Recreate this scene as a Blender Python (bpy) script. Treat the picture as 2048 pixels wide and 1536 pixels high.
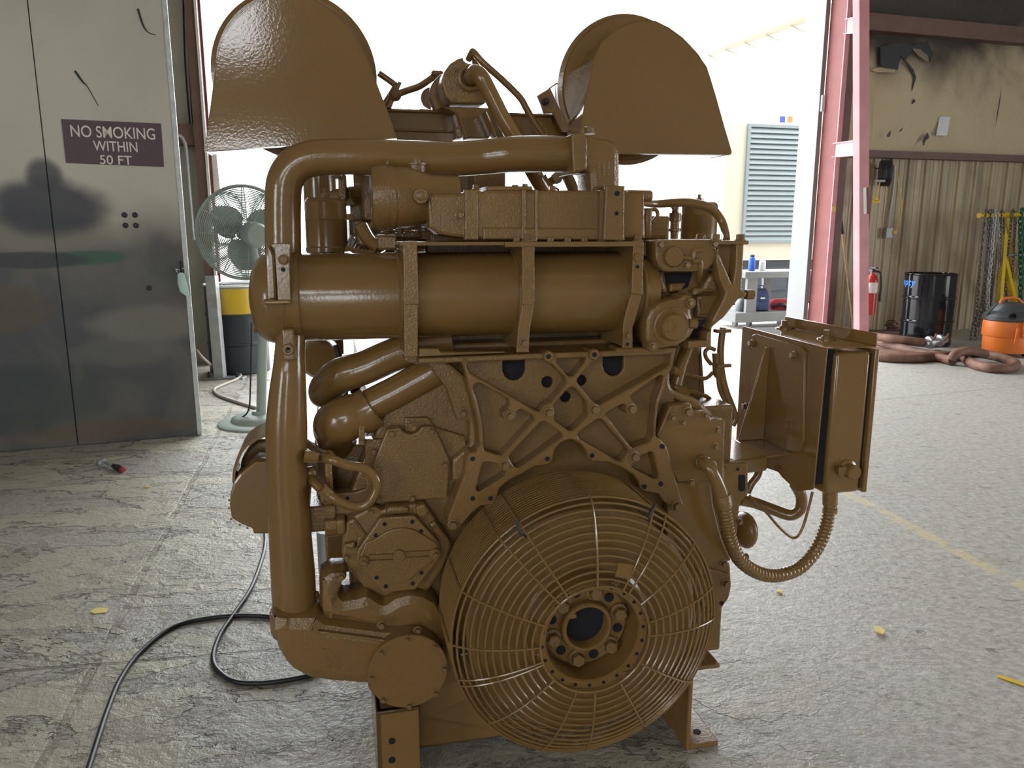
import bpy, bmesh, math, random
from mathutils import Vector, Matrix, Quaternion
random.seed(7)
R = math.radians
SC = bpy.context.scene
COL = SC.collection
for _o in list(bpy.data.objects):
    bpy.data.objects.remove(_o)

# ------------------------------------------------------------------ camera
CAMZ, PITCH, FPX = 1.40, R(11.3), 1540.0
cam_d = bpy.data.cameras.new('camera')
cam = bpy.data.objects.new('camera', cam_d)
COL.objects.link(cam)
cam.location = (0, 0, CAMZ)
cam.rotation_euler = (R(90) - PITCH, 0, 0)
cam_d.sensor_fit = 'HORIZONTAL'
cam_d.sensor_width = 36.0
cam_d.lens = 36.0 * FPX / 2048.0
cam_d.clip_start, cam_d.clip_end = 0.05, 300
SC.camera = cam

# ------------------------------------------------------------------ sky and exposure
SKY = 9.0
world = bpy.data.worlds.new('overcast_sky')
SC.world = world
world.use_nodes = True
_bg = world.node_tree.nodes['Background']
_bg.inputs[0].default_value = (0.93, 0.97, 1.0, 1)
_bg.inputs[1].default_value = SKY
SC.view_settings.view_transform = 'Standard'
SC.view_settings.look = 'None'
SC.view_settings.exposure = 0.0
SC.view_settings.gamma = 1.0
SC.view_settings.use_curve_mapping = False
SC.cycles.use_denoising = True
SC.cycles.max_bounces = 6
SC.cycles.diffuse_bounces = 4
SC.cycles.glossy_bounces = 3
SC.cycles.transmission_bounces = 0
SC.cycles.use_adaptive_sampling = True
SC.cycles.adaptive_threshold = 0.06
SC.cycles.adaptive_min_samples = 16
SC.cycles.sample_clamp_indirect = 8.0

# ------------------------------------------------------------------ pixel -> place helpers (photo frame 2048 x 1536)
_F = Vector((0, math.cos(PITCH), -math.sin(PITCH)))
_U = Vector((0, math.sin(PITCH), math.cos(PITCH)))
CAMP = Vector((0, 0, CAMZ))
def ray(px, py):
    return Vector((1, 0, 0)) * ((px - 1024) / FPX) + _U * ((768 - py) / FPX) + _F
def on_plane(px, py, point, normal):
    d = ray(px, py)
    t = (Vector(point) - CAMP).dot(normal) / d.dot(normal)
    return CAMP + d * t
def G(px, py, z=0.0):
    return on_plane(px, py, (0, 0, z), Vector((0, 0, 1)))
def W(px, py, Y):
    return on_plane(px, py, (0, Y, 0), Vector((0, 1, 0)))
# engine frame: u right, v back, z up
PSI = R(13.0)
EU = Vector((math.cos(PSI), math.sin(PSI), 0))
EV = Vector((-math.sin(PSI), math.cos(PSI), 0))
_p = on_plane(1140, 800, EV * 1.75, EV)
EO = Vector((_p.x, _p.y, 0))
def E(px, py, v):
    p = on_plane(px, py, EO + EV * v, EV) - EO
    return Vector((p.dot(EU), p.dot(EV), p.z))
def EUc(px, py, u):          # on an engine plane u = const
    p = on_plane(px, py, EO + EU * u, EU) - EO
    return Vector((p.dot(EU), p.dot(EV), p.z))
def EZc(px, py, z):
    p = G(px, py, z) - EO
    return Vector((p.dot(EU), p.dot(EV), p.z))
def esz(px, py, v, n):       # length of n pixels there
    return (E(px + n, py, v) - E(px, py, v)).length
def Z(x0, y0, s, pts):       # coordinates read in an enlarged crop -> photo pixels
    return [(x0 + p[0] / s, y0 + p[1] / s) for p in pts]

# ------------------------------------------------------------------ materials
def new_mat(name):
    m = bpy.data.materials.new(name)
    m.use_nodes = True
    nt = m.node_tree
    return m, nt, nt.nodes['Principled BSDF']
def simple(name, col, rough=0.5, metal=0.0, bump=0.0, bscale=60.0, var=0.0, vscale=6.0, coat=0.0, spec=.5):
    m, nt, b = new_mat(name)
    b.inputs['Base Color'].default_value = (*col, 1)
    b.inputs['Roughness'].default_value = rough
    b.inputs['Metallic'].default_value = metal
    b.inputs['Coat Weight'].default_value = coat
    b.inputs['Specular IOR Level'].default_value = spec
    tc = nt.nodes.new('ShaderNodeTexCoord')
    if var > 0:
        n = nt.nodes.new('ShaderNodeTexNoise'); n.inputs['Scale'].default_value = vscale; n.inputs['Detail'].default_value = 3
        nt.links.new(tc.outputs['Object'], n.inputs['Vector'])
        r = nt.nodes.new('ShaderNodeMapRange'); r.inputs[1].default_value = .3; r.inputs[2].default_value = .7
        r.inputs[3].default_value = 1 - var; r.inputs[4].default_value = 1 + var * .5
        nt.links.new(n.outputs['Fac'], r.inputs[0])
        mx = nt.nodes.new('ShaderNodeVectorMath'); mx.operation = 'SCALE'
        mx.inputs[0].default_value = col
        nt.links.new(r.outputs[0], mx.inputs['Scale'])
        nt.links.new(mx.outputs[0], b.inputs['Base Color'])
    if bump > 0:
        n = nt.nodes.new('ShaderNodeTexNoise'); n.inputs['Scale'].default_value = bscale; n.inputs['Detail'].default_value = 1
        nt.links.new(tc.outputs['Object'], n.inputs['Vector'])
        bp = nt.nodes.new('ShaderNodeBump'); bp.inputs['Strength'].default_value = bump; bp.inputs['Distance'].default_value = 0.004
        nt.links.new(n.outputs['Fac'], bp.inputs['Height'])
        nt.links.new(bp.outputs[0], b.inputs['Normal'])
    return m
M = {}
GOLD = (0.225, 0.125, 0.040)
M['paint'] = simple('engine_paint', GOLD, .17, bump=.05, bscale=160, var=.08, vscale=4, spec=.7)
M['cast'] = simple('engine_paint_cast', GOLD, .27, bump=.30, bscale=240, var=.10, vscale=5, spec=.6)
M['hood'] = simple('engine_paint_sheet', GOLD, .08, bump=.03, bscale=170, var=.05, vscale=3, spec=.75)
M['dark'] = simple('bare_dark_steel', (.03, .03, .035), .5, .3)
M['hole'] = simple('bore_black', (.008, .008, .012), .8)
M['rubber'] = simple('black_rubber', (.015, .015, .017), .45)
M['steel'] = simple('grey_steel', (.42, .43, .44), .4, .6, var=.15)
M['galv'] = simple('galvanised', (.52, .54, .54), .45, .4, var=.2, vscale=14)
M['yardcream'] = simple('yard_cream', (.34, .31, .25), .6)
M['yardgrey'] = simple('yard_grey', (.17, .175, .175), .6, var=.1)
M['white'] = simple('white_enamel', (.70, .71, .70), .45, var=.08)
M['cream'] = simple('cream_enamel', (.74, .66, .50), .5, var=.06)
M['pink'] = simple('faded_red_primer', (.62, .27, .29), .6, var=.14, vscale=5)
M['jambgrey'] = simple('jamb_white_grey', (.23, .235, .235), .5)
M['red'] = simple('dark_red_primer', (.20, .05, .045), .6, var=.14)
M['brown'] = simple('brown_primer', (.16, .09, .075), .6, var=.15)
M['fangrey'] = simple('fan_grey_enamel', (.30, .35, .31), .45, var=.1)
M['drumblack'] = simple('gloss_black', (.008, .009, .013), .12, var=.1)
M['drumblue'] = simple('worn_blue_black', (.035, .045, .06), .38, var=.35, vscale=5)
M['yellow'] = simple('yellow_enamel', (.62, .42, .02), .45, var=.15)
M['orange'] = simple('orange_plastic', (.70, .17, .02), .42, var=.05)
M['grey_plastic'] = simple('dark_grey_plastic', (.05, .055, .06), .4)
M['hose_brown'] = simple('rust_brown_hose', (.20, .10, .065), .65, var=.35, vscale=9, bump=.2)
M['wood'] = simple('pale_wood', (.50, .36, .19), .55, var=.2, vscale=12)
M['chain'] = simple('chain_steel', (.22, .20, .18), .42, .7, var=.3, vscale=20)
M['green'] = simple('green_webbing', (.02, .15, .08), .6)
M['blue'] = simple('blue_can', (.02, .10, .55), .35)
M['navy'] = simple('navy_nylon', (.03, .045, .11), .8)
M['redcloth'] = simple('red_cloth', (.35, .03, .04), .85)
M['maskblue'] = simple('pale_mask_cloth', (.50, .66, .62), .9)
M['sign'] = simple('sign_maroon', (.085, .05, .062), .5, var=.05)
M['letter'] = simple('sign_letter', (.72, .66, .60), .6)
M['cordyellow'] = simple('yellow_cord', (.75, .50, .03), .5)
M['cordgrey'] = simple('grey_cord', (.42, .37, .32), .5)
M['paper'] = simple('yellow_scrap', (.75, .62, .22), .7)
M['extred'] = simple('extinguisher_red', (.42, .02, .02), .35)
M['louver'] = simple('louver_blue_grey', (.125, .15, .16), .5)
M['slate'] = simple('slate_tank', (.016, .02, .027), .6)
M['emblemblue'] = simple('emblem_blue', (.02, .03, .30), .5)
M['emblemorange'] = simple('emblem_orange', (.70, .12, .03), .5)

# ------------------------------------------------------------------ mesh helpers
def link(o, parent=None):
    COL.objects.link(o)
    if parent is not None:
        o.parent = parent
    return o
def tag(o, label=None, cat=None, group=None, kind=None):
    if label: o['label'] = label
    if cat: o['category'] = cat
    if group: o['group'] = group
    if kind: o['kind'] = kind
    return o
def empty(name, loc=(0, 0, 0), rz=0.0):
    o = bpy.data.objects.new(name, None)
    o.location = loc; o.rotation_euler = (0, 0, rz)
    o.empty_display_size = .1
    return link(o)
def frame_of(axis):
    a = Vector(axis).normalized()
    t = Vector((0, 0, 1)) if abs(a.z) < .9 else Vector((1, 0, 0))
    x = t.cross(a).normalized()
    return x, a.cross(x).normalized(), a
def smooth_path(pts, per=6):
    P = [Vector(p) for p in pts]
    if len(P) < 3: return P
    out = []
    for i in range(len(P) - 1):
        p0 = P[max(i - 1, 0)]; p1 = P[i]; p2 = P[i + 1]; p3 = P[min(i + 2, len(P) - 1)]
        for k in range(per):
            t = k / per
            out.append(.5 * ((2 * p1) + (p2 - p0) * t + (2 * p0 - 5 * p1 + 4 * p2 - p3) * t * t + (3 * p1 - p0 - 3 * p2 + p3) * t ** 3))
    out.append(P[-1])
    return out
class MB:
    def __init__(self): self.v = []; self.f = []
    def add(self, vs, fs):
        n = len(self.v)
        self.v += [tuple(x) for x in vs]
        self.f += [tuple(i + n for i in f) for f in fs]
        return self
    def hexa(self, c8):       # 8 corners: bottom ring 0-3, top ring 4-7
        return self.add(c8, [(3, 2, 1, 0), (4, 5, 6, 7), (0, 1, 5, 4), (1, 2, 6, 5), (2, 3, 7, 6), (3, 0, 4, 7)])
    def box(self, lo, hi):
        x0, y0, z0 = lo; x1, y1, z1 = hi
        return self.hexa([(x0, y0, z0), (x1, y0, z0), (x1, y1, z0), (x0, y1, z0), (x0, y0, z1), (x1, y0, z1), (x1, y1, z1), (x0, y1, z1)])
    def bar(self, p, q, w, h, up=(0, 0, 1)):
        p = Vector(p); q = Vector(q); a = (q - p).normalized(); upv = Vector(up)
        s = a.cross(upv)
        if s.length < 1e-5: s = a.cross(Vector((1, 0, 0)))
        s.normalize(); t = s.cross(a)
        s *= w / 2; t *= h / 2
        return self.hexa([p - s - t, p + s - t, q + s - t, q - s - t, p - s + t, p + s + t, q + s + t, q - s + t])
    def lathe(self, c, axis, prof, n=32, cap0=True, cap1=True):
        x, y, a = frame_of(axis); c = Vector(c)
        vs = []; fs = []
        for (r, h) in prof:
            for k in range(n):
                t = 2 * math.pi * k / n
                vs.append(c + a * h + (x * math.cos(t) + y * math.sin(t)) * r)
        for i in range(len(prof) - 1):
            for k in range(n):
                k2 = (k + 1) % n
                fs.append((i * n + k, i * n + k2, (i + 1) * n + k2, (i + 1) * n + k))
        if cap0: fs.append(tuple(range(n - 1, -1, -1)))
        if cap1: fs.append(tuple((len(prof) - 1) * n + k for k in range(n)))
        return self.add(vs, fs)
    def cyl(self, p, q, r, n=20, r2=None):
        p = Vector(p); q = Vector(q)
        return self.lathe(p, q - p, [(r, 0), (r if r2 is None else r2, (q - p).length)], n)
    def torus(self, c, axis, Rr, r, n=64, m=8):
        x, y, a = frame_of(axis); c = Vector(c)
        vs = []; fs = []
        for k in range(n):
            t = 2 * math.pi * k / n; d = x * math.cos(t) + y * math.sin(t)
            for j in range(m):
                s = 2 * math.pi * j / m
                vs.append(c + d * (Rr + r * math.cos(s)) + a * (r * math.sin(s)))
        for k in range(n):
            for j in range(m):
                k2 = (k + 1) % n; j2 = (j + 1) % m
                fs.append((k * m + j, k2 * m + j, k2 * m + j2, k * m + j2))
        return self.add(vs, fs)
    def tube(self, pts, r, n=12, per=6, smooth=True):
        if isinstance(r, (list, tuple)) and smooth:
            RR = smooth_path([Vector((x, 0, 0)) for x in r], per) if len(r) > 2 else [Vector((x, 0, 0)) for x in r]
            rad = [x.x for x in RR]
        else: rad = r
        P = smooth_path(pts, per) if smooth else [Vector(p) for p in pts]
        if not isinstance(rad, (list, tuple)): rad = [rad] * len(P)
        t = (P[1] - P[0]).normalized()
        x, y, _ = frame_of(t)
        vs = []; fs = []
        for i, p in enumerate(P):
            t2 = (P[min(i + 1, len(P) - 1)] - P[max(i - 1, 0)])
            if t2.length < 1e-9: t2 = t
            t2 = t2.normalized()
            q = t.rotation_difference(t2); x = q @ x; y = q @ y; t = t2
            for k in range(n):
                a = 2 * math.pi * k / n
                vs.append(p + (x * math.cos(a) + y * math.sin(a)) * rad[i])
        for i in range(len(P) - 1):
            for k in range(n):
                k2 = (k + 1) % n
                fs.append((i * n + k, i * n + k2, (i + 1) * n + k2, (i + 1) * n + k))
        fs.append(tuple(range(n - 1, -1, -1))); fs.append(tuple((len(P) - 1) * n + k for k in range(n)))
        return self.add(vs, fs)
    def prism(self, a, b):      # two matching rings
        n = len(a)
        return self.add(list(a) + list(b), [tuple(range(n - 1, -1, -1)), tuple(range(n, 2 * n))] + [(k, (k + 1) % n, n + (k + 1) % n, n + k) for k in range(n)])
    def sphere(self, c, r, sx=1, sy=1, sz=1, n=20, m=12):
        vs = [Vector(c) + Vector((0, 0, r * sz))]; fs = []
        for i in range(1, m):
            th = math.pi * i / m
            for k in range(n):
                ph = 2 * math.pi * k / n
                vs.append(Vector(c) + Vector((r * sx * math.sin(th) * math.cos(ph), r * sy * math.sin(th) * math.sin(ph), r * sz * math.cos(th))))
        vs.append(Vector(c) - Vector((0, 0, r * sz)))
        for k in range(n): fs.append((0, 1 + k, 1 + (k + 1) % n))
        for i in range(m - 2):
            for k in range(n):
                a = 1 + i * n; fs.append((a + k, a + n + k, a + n + (k + 1) % n, a + (k + 1) % n))
        a = 1 + (m - 2) * n; l = len(vs) - 1
        for k in range(n): fs.append((a + k, l, a + (k + 1) % n))
        return self.add(vs, fs)
    def mesh(self, name, mat, ang=32):
        me = bpy.data.meshes.new(name)
        me.from_pydata(self.v, [], self.f)
        bm = bmesh.new(); bm.from_mesh(me)
        bmesh.ops.recalc_face_normals(bm, faces=bm.faces)
        bm.to_mesh(me); bm.free()
        me.materials.append(M[mat] if isinstance(mat, str) else mat)
        me.shade_smooth()
        me.set_sharp_from_angle(angle=R(ang))
        return me
    def build(self, name, mat, parent=None, bevel=0.0, ang=32, seg=2):
        o = link(bpy.data.objects.new(name, self.mesh(name, mat, ang)), parent)
        if bevel > 0:
            md = o.modifiers.new('edge', 'BEVEL'); md.width = bevel; md.segments = seg
            md.limit_method = 'ANGLE'; md.angle_limit = R(35); md.harden_normals = False
        return o

PENDING = []
def curve_plate(name, outline, holes, thick, mat, parent, mtx, bevel=.003, extra=()):
    """flat plate from a 2D outline with holes; mtx maps (x, y, 0) at mid thickness"""
    cu = bpy.data.curves.new(name, 'CURVE'); cu.dimensions = '2D'; cu.fill_mode = 'BOTH'
    for pts in [outline] + list(holes):
        sp = cu.splines.new('POLY'); sp.points.add(len(pts) - 1)
        for k, (x, y) in enumerate(pts): sp.points[k].co = (x, y, 0, 1)
        sp.use_cyclic_u = True
    bevel = min(bevel, thick * .45)
    cu.extrude = thick / 2 - bevel; cu.bevel_depth = bevel; cu.bevel_resolution = 1; cu.offset = -bevel
    cu.materials.append(M[mat] if isinstance(mat, str) else mat)
    o = link(bpy.data.objects.new(name, cu), parent)
    o.matrix_local = mtx
    PENDING.append((o, mtx))
    return o
def finish_curves():
    bpy.context.view_layer.update()
    dg = bpy.context.evaluated_depsgraph_get()
    done = []
    for o, mtx in PENDING:
        me = bpy.data.meshes.new_from_object(o.evaluated_get(dg))
        me.transform(mtx)
        done.append((o, me))
    for o, me in done:
        name = o.name; cu = o.data
        o.name = 'old'
        me.name = name
        n = bpy.data.objects.new(name, me)
        link(n, o.parent)
        for k in o.keys(): n[k] = o[k]
        for c in list(o.children):
            c.parent = n; c.matrix_parent_inverse = Matrix()
        bpy.data.objects.remove(o)
        bpy.data.curves.remove(cu)
        me.shade_smooth()
        me.set_sharp_from_angle(angle=R(30))

from mathutils.geometry import delaunay_2d_cdt
def area2(p): return sum(p[i - 1][0] * p[i][1] - p[i][0] * p[i - 1][1] for i in range(len(p))) / 2
def inset(pts, d):
    """move each edge of a loop to its left by d, mitred"""
    out = []; n = len(pts)
    for i in range(n):
        p = Vector(pts[i]); a = (p - Vector(pts[i - 1])); b = (Vector(pts[(i + 1) % n]) - p)
        a.normalize(); b.normalize()
        na = Vector((-a.y, a.x)); nb = Vector((-b.y, b.x)); m = na + nb
        if m.length < .2: m = na
        m.normalize(); k = 1 / max(.6, m.dot(na))
        out.append(tuple(p + m * (d * k)))
    return out
def _inside(x, y, l):
    c = False; n = len(l)
    for i in range(n):
        x0, y0 = l[i - 1]; x1, y1 = l[i]
        if (y0 > y) != (y1 > y) and x < (x1 - x0) * (y - y0) / (y1 - y0) + x0: c = not c
    return c
def cdt_fill(loops):
    vs = []; ed = []
    for l in loops:
        k = len(vs); vs += [Vector(p) for p in l]; ed += [(k + i, k + (i + 1) % len(l)) for i in range(len(l))]
    V, _, F, *_r = delaunay_2d_cdt(vs, ed, [], 0, 1e-7)
    keep = []
    for f in F:
        cx = sum(V[i].x for i in f) / len(f); cy = sum(V[i].y for i in f) / len(f)
        if _inside(cx, cy, loops[0]) and not any(_inside(cx, cy, h) for h in loops[1:]): keep.append(f)
    return V, keep
def cdt_plate(name, outline, holes, thick, mat, parent, mtx, bevel=.003):
    loops = [outline if area2(outline) > 0 else outline[::-1]] + [h if area2(h) < 0 else h[::-1] for h in holes]
    front = [inset(l, bevel) for l in loops]
    mb = MB()
    V, F = cdt_fill(front)
    z1 = thick / 2
    mb.add([mtx @ Vector((p.x, p.y, z1)) for p in V], F)
    V, F = cdt_fill(loops)
    mb.add([mtx @ Vector((p.x, p.y, -z1)) for p in V], F)
    for l, f in zip(loops, front):
        n = len(l)
        mb.add([mtx @ Vector((*p, z1)) for p in f] + [mtx @ Vector((*p, z1 - bevel)) for p in l] + [mtx @ Vector((*p, -z1)) for p in l],
               [(i, (i + 1) % n, n + (i + 1) % n, n + i) for i in range(n)] + [(n + i, n + (i + 1) % n, 2 * n + (i + 1) % n, 2 * n + i) for i in range(n)])
    me = bpy.data.meshes.new(name); me.from_pydata(mb.v, [], mb.f)
    bm = bmesh.new(); bm.from_mesh(me); bmesh.ops.remove_doubles(bm, verts=bm.verts, dist=1e-5); bmesh.ops.triangulate(bm, faces=[f for f in bm.faces if len(f.verts) > 4]); bmesh.ops.recalc_face_normals(bm, faces=bm.faces); bm.to_mesh(me); bm.free()
    me.materials.append(M[mat]); me.shade_flat()
    return link(bpy.data.objects.new(name, me), parent)
def rounded(pts, r, n=4):
    """round the corners of a 2D outline"""
    out = []; N = len(pts)
    for i in range(N):
        p0 = Vector(pts[i - 1]); p = Vector(pts[i]); p1 = Vector(pts[(i + 1) % N])
        a = p0 - p; b = p1 - p
        la, lb = a.length, b.length
        if la < 1e-9 or lb < 1e-9: continue
        d = min(r, la * .45, lb * .45)
        s = p + a / la * d; e = p + b / lb * d
        for k in range(n + 1):
            t = k / n
            out.append(tuple((1 - t) ** 2 * s + 2 * t * (1 - t) * p + t * t * e))
    return out
def circ(cx, cy, r, n=20, ry=None):
    return [(cx + r * math.cos(2 * math.pi * k / n), cy + (ry or r) * math.sin(2 * math.pi * k / n)) for k in range(n)]
EOS = Matrix(((1, 0, 0, 0), (0, 0, -1, 0), (0, 1, 0, 0), (0, 0, 0, 1)))   # curve x->u, y->z, z->-v
# ================================================================== THE BUILDING
BY = R(16.0)
BB = Vector((math.cos(BY), math.sin(BY), 0)); BN = Vector((-math.sin(BY), math.cos(BY), 0))
JR = Vector((3.90, 10.3, 0))                   # right side of the big doorway
WN = JR.dot(BN)                                # distance of the end wall
def Bp(b, n, z): return BB * b + BN * n + Vector((0, 0, z))
def Bw(px, py, off=0.0):                       # on the end wall, off metres in front of it
    return on_plane(px, py, BN * (WN - off), BN)
def bcoord(p): return Vector((p.dot(BB), p.dot(BN), p.z))
bR = bcoord(Bw(1600, 500)).x                   # right edge of the opening
bL = bcoord(Bw(421, 330)).x                    # left edge
XL, XR, NR, HC = -8.0, 14.0, -10.0, 6.4        # room extents
DH = 5.4
# floor material: worn, flaking painted concrete
def floor_mat():
    m, nt, b = new_mat('worn_concrete')
    N = nt.nodes; Lk = nt.links.new
    tc = N.new('ShaderNodeTexCoord')
    mp = N.new('ShaderNodeMapping'); mp.inputs['Rotation'].default_value = (0, 0, -R(15)); Lk(tc.outputs['Object'], mp.inputs[0])
    st = N.new('ShaderNodeMapping'); st.inputs['Rotation'].default_value = (0, 0, R(8)); st.inputs['Scale'].default_value = (.62, 1.25, 1); Lk(tc.outputs['Object'], st.inputs[0])
    def noise(s, d, vec, dist=0, rough=.55):
        n = N.new('ShaderNodeTexNoise'); n.inputs['Scale'].default_value = s; n.inputs['Detail'].default_value = d; n.inputs['Distortion'].default_value = dist; n.inputs['Roughness'].default_value = rough
        Lk(vec, n.inputs['Vector']); return n.outputs['Fac']
    def ramp(f, a, b_):
        r = N.new('ShaderNodeMapRange'); r.inputs[1].default_value = a; r.inputs[2].default_value = b_; r.interpolation_type = 'SMOOTHSTEP'; Lk(f, r.inputs[0]); return r.outputs[0]
    def mix(f, c0, c1):
        x = N.new('ShaderNodeMix'); x.data_type = 'RGBA'
        Lk(f, x.inputs[0])
        for i, c in ((6, c0), (7, c1)):
            if isinstance(c, tuple): x.inputs[i].default_value = (*c, 1)
            else: Lk(c, x.inputs[i])
        return x.outputs[2]
    def math_(op, a, b_=None):
        x = N.new('ShaderNodeMath'); x.operation = op
        for i, c in ((0, a), (1, b_)):
            if c is None: continue
            if isinstance(c, (int, float)): x.inputs[i].default_value = c
            else: Lk(c, x.inputs[i])
        return x.outputs[0]
    sep = N.new('ShaderNodeSeparateXYZ'); Lk(tc.outputs['Object'], sep.inputs[0])
    big = noise(.55, 4, tc.outputs['Object'])
    flake = noise(1.7, 7, st.outputs[0], .25, .60)
    flake2 = noise(5.5, 6, st.outputs[0], .3, .6)
    fine = noise(55, 3, tc.outputs['Object'], .0, .65)
    spots = noise(9, 5, tc.outputs['Object'], .3, .68)
    side = ramp(sep.outputs[0], .1, 1.2)
    left = math_('SUBTRACT', 1.0, side)
    # coats of old paint break away in flakes on the left; bare trowelled concrete on the right
    paint = math_('MULTIPLY', ramp(flake, .485, .491), left)
    chip = math_('MULTIPLY', ramp(flake2, .56, .566), math_('ADD', .12, math_('MULTIPLY', left, .88)))
    bare = mix(ramp(fine, .35, .65), (.33, .315, .275), (.46, .445, .395))
    bare = mix(math_('MULTIPLY', side, .85), bare, mix(ramp(noise(30, 5, tc.outputs['Object'], .2, .72), .38, .62), (.37, .355, .325), (.54, .525, .49)))
    pcol = mix(ramp(big, .35, .65), (.40, .38, .31), (.49, .465, .38))
    col = mix(paint, bare, pcol)
    col = mix(math_('MULTIPLY', chip, .40), col, (.25, .235, .20))
    dark = math_('MULTIPLY', ramp(spots, .63, .70), .55)
    col = mix(dark, col, (.16, .145, .12))
    wsp = math_('MULTIPLY', ramp(noise(14, 4, st.outputs[0], .8, .7), .60, .68), math_('MULTIPLY', side, .45))
    col = mix(wsp, col, (.66, .64, .60))
    rim = math_('MULTIPLY', math_('MULTIPLY', ramp(flake, .470, .486), math_('SUBTRACT', 1.0, ramp(flake, .487, .492))), left)
    rim2 = math_('MULTIPLY', math_('MULTIPLY', ramp(flake2, .545, .560), math_('SUBTRACT', 1.0, ramp(flake2, .566, .578))), left)
    col = mix(math_('MULTIPLY', rim, .6), col, (.07, .062, .05))
    col = mix(math_('MULTIPLY', rim2, .45), col, (.09, .08, .065))
    nick = math_('MULTIPLY', ramp(noise(15, 4, st.outputs[0], .4, .6), .635, .675), .6)
    col = mix(nick, col, (.13, .115, .095))
    rust = math_('MULTIPLY', ramp(noise(3.1, 5, tc.outputs['Object'], .4), .60, .72), .35)
    col = mix(rust, col, (.33, .25, .17))
    # joint between slabs and a worn yellow line: distance to a line through two floor points
    def line(p, q, w, jitter=0.0):
        d = Vector((q.x - p.x, q.y - p.y)); d.normalize(); nrm = Vector((-d.y, d.x))
        e = math_('ADD', math_('MULTIPLY', sep.outputs[0], nrm.x), math_('MULTIPLY', sep.outputs[1], nrm.y))
        e = math_('SUBTRACT', e, p.x * nrm.x + p.y * nrm.y)
        if jitter: e = math_('ADD', e, math_('MULTIPLY', math_('SUBTRACT', flake, .5), jitter))
        e = math_('ABSOLUTE', e)
        return math_('SUBTRACT', 1.0, ramp(e, w * .6, w))
    j1 = math_('MULTIPLY', line(G(415, 905), G(200, 1310), .019, .06), ramp(flake2, .36, .52))
    j2 = math_('MULTIPLY', math_('MULTIPLY', line(G(0, 1345), G(420, 1312), .012, .05), ramp(spots, .30, .50)), left)
    j3 = line(G(150, 936), G(400, 905), .007, .05)
    yl = math_('MULTIPLY', line(G(1740, 1010), G(2040, 1170), .045, .03), ramp(spots, .40, .52))
    j4 = line(G(1760, 800), G(2048, 770), .010, .05)
    col = mix(math_('MULTIPLY', j1, .55), col, (.17, .155, .11))
    col = mix(math_('MULTIPLY', j2, .7), col, (.13, .12, .10))
    col = mix(math_('MULTIPLY', j3, .5), col, (.15, .14, .12))
    col = mix(math_('MULTIPLY', j4, .5), col, (.15, .14, .12))
    col = mix(math_('MULTIPLY', yl, .75), col, (.62, .54, .33))
    Lk(col, b.inputs['Base Color'])
    rg = N.new('ShaderNodeMapRange'); rg.inputs[3].default_value = .30; rg.inputs[4].default_value = .62; Lk(fine, rg.inputs[0])
    Lk(rg.outputs[0], b.inputs['Roughness'])
    h = math_('ADD', math_('MULTIPLY', paint, 1.0), math_('MULTIPLY', fine, .30))
    h = math_('SUBTRACT', h, math_('MULTIPLY', chip, .8))
    h = math_('ADD', h, math_('MULTIPLY', spots, math_('ADD', .35, math_('MULTIPLY', left, 1.0))))
    h = math_('SUBTRACT', h, math_('MULTIPLY', j1, .12)); h = math_('SUBTRACT', h, math_('MULTIPLY', j2, .2))
    bp = N.new('ShaderNodeBump'); bp.inputs['Strength'].default_value = .85; bp.inputs['Distance'].default_value = .014
    Lk(h, bp.inputs['Height']); Lk(bp.outputs[0], b.inputs['Normal'])
    return m
mb = MB(); mb.prism([Bp(XL, NR, -.1), Bp(XR, NR, -.1), Bp(XR, WN + .3, -.1), Bp(XL, WN + .3, -.1)], [Bp(XL, NR, 0), Bp(XR, NR, 0), Bp(XR, WN + .3, 0), Bp(XL, WN + .3, 0)])
tag(mb.build('floor', floor_mat()), 'worn flaking concrete shop floor', kind='structure')

# walls
def insul_mat():
    m, nt, b = new_mat('sooty_insulation')
    N = nt.nodes; Lk = nt.links.new
    tc = N.new('ShaderNodeTexCoord')
    n = N.new('ShaderNodeTexNoise'); n.inputs['Scale'].default_value = .9; n.inputs['Detail'].default_value = 6; n.inputs['Distortion'].default_value = .5; Lk(tc.outputs['Object'], n.inputs[0])
    sp = N.new('ShaderNodeSeparateXYZ'); Lk(tc.outputs['Object'], sp.inputs[0])
    mr = N.new('ShaderNodeMapRange'); mr.inputs[1].default_value = 2.6; mr.inputs[2].default_value = 4.3; mr.inputs[3].default_value = -.36; mr.inputs[4].default_value = .48; Lk(sp.outputs[2], mr.inputs[0])
    ad = N.new('ShaderNodeMath'); ad.operation = 'ADD'; Lk(n.outputs['Fac'], ad.inputs[0]); Lk(mr.outputs[0], ad.inputs[1])
    cr = N.new('ShaderNodeMapRange'); cr.inputs[1].default_value = .42; cr.inputs[2].default_value = .78; cr.interpolation_type = 'SMOOTHSTEP'; Lk(ad.outputs[0], cr.inputs[0])
    mx = N.new('ShaderNodeMix'); mx.data_type = 'RGBA'; mx.inputs[6].default_value = (.52, .43, .29, 1); mx.inputs[7].default_value = (.06, .048, .042, 1); Lk(cr.outputs[0], mx.inputs[0])
    Lk(mx.outputs[2], b.inputs['Base Color']); b.inputs['Roughness'].default_value = .75
    n2 = N.new('ShaderNodeTexNoise'); n2.inputs['Scale'].default_value = 3.0; n2.inputs['Detail'].default_value = 5; n2.inputs['Distortion'].default_value = 1.2; Lk(tc.outputs['Object'], n2.inputs[0])
    bp = N.new('ShaderNodeBump'); bp.inputs['Strength'].default_value = .6; bp.inputs['Distance'].default_value = .06; Lk(n2.outputs['Fac'], bp.inputs['Height']); Lk(bp.outputs[0], b.inputs['Normal'])
    return m
M['insul'] = insul_mat()
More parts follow.
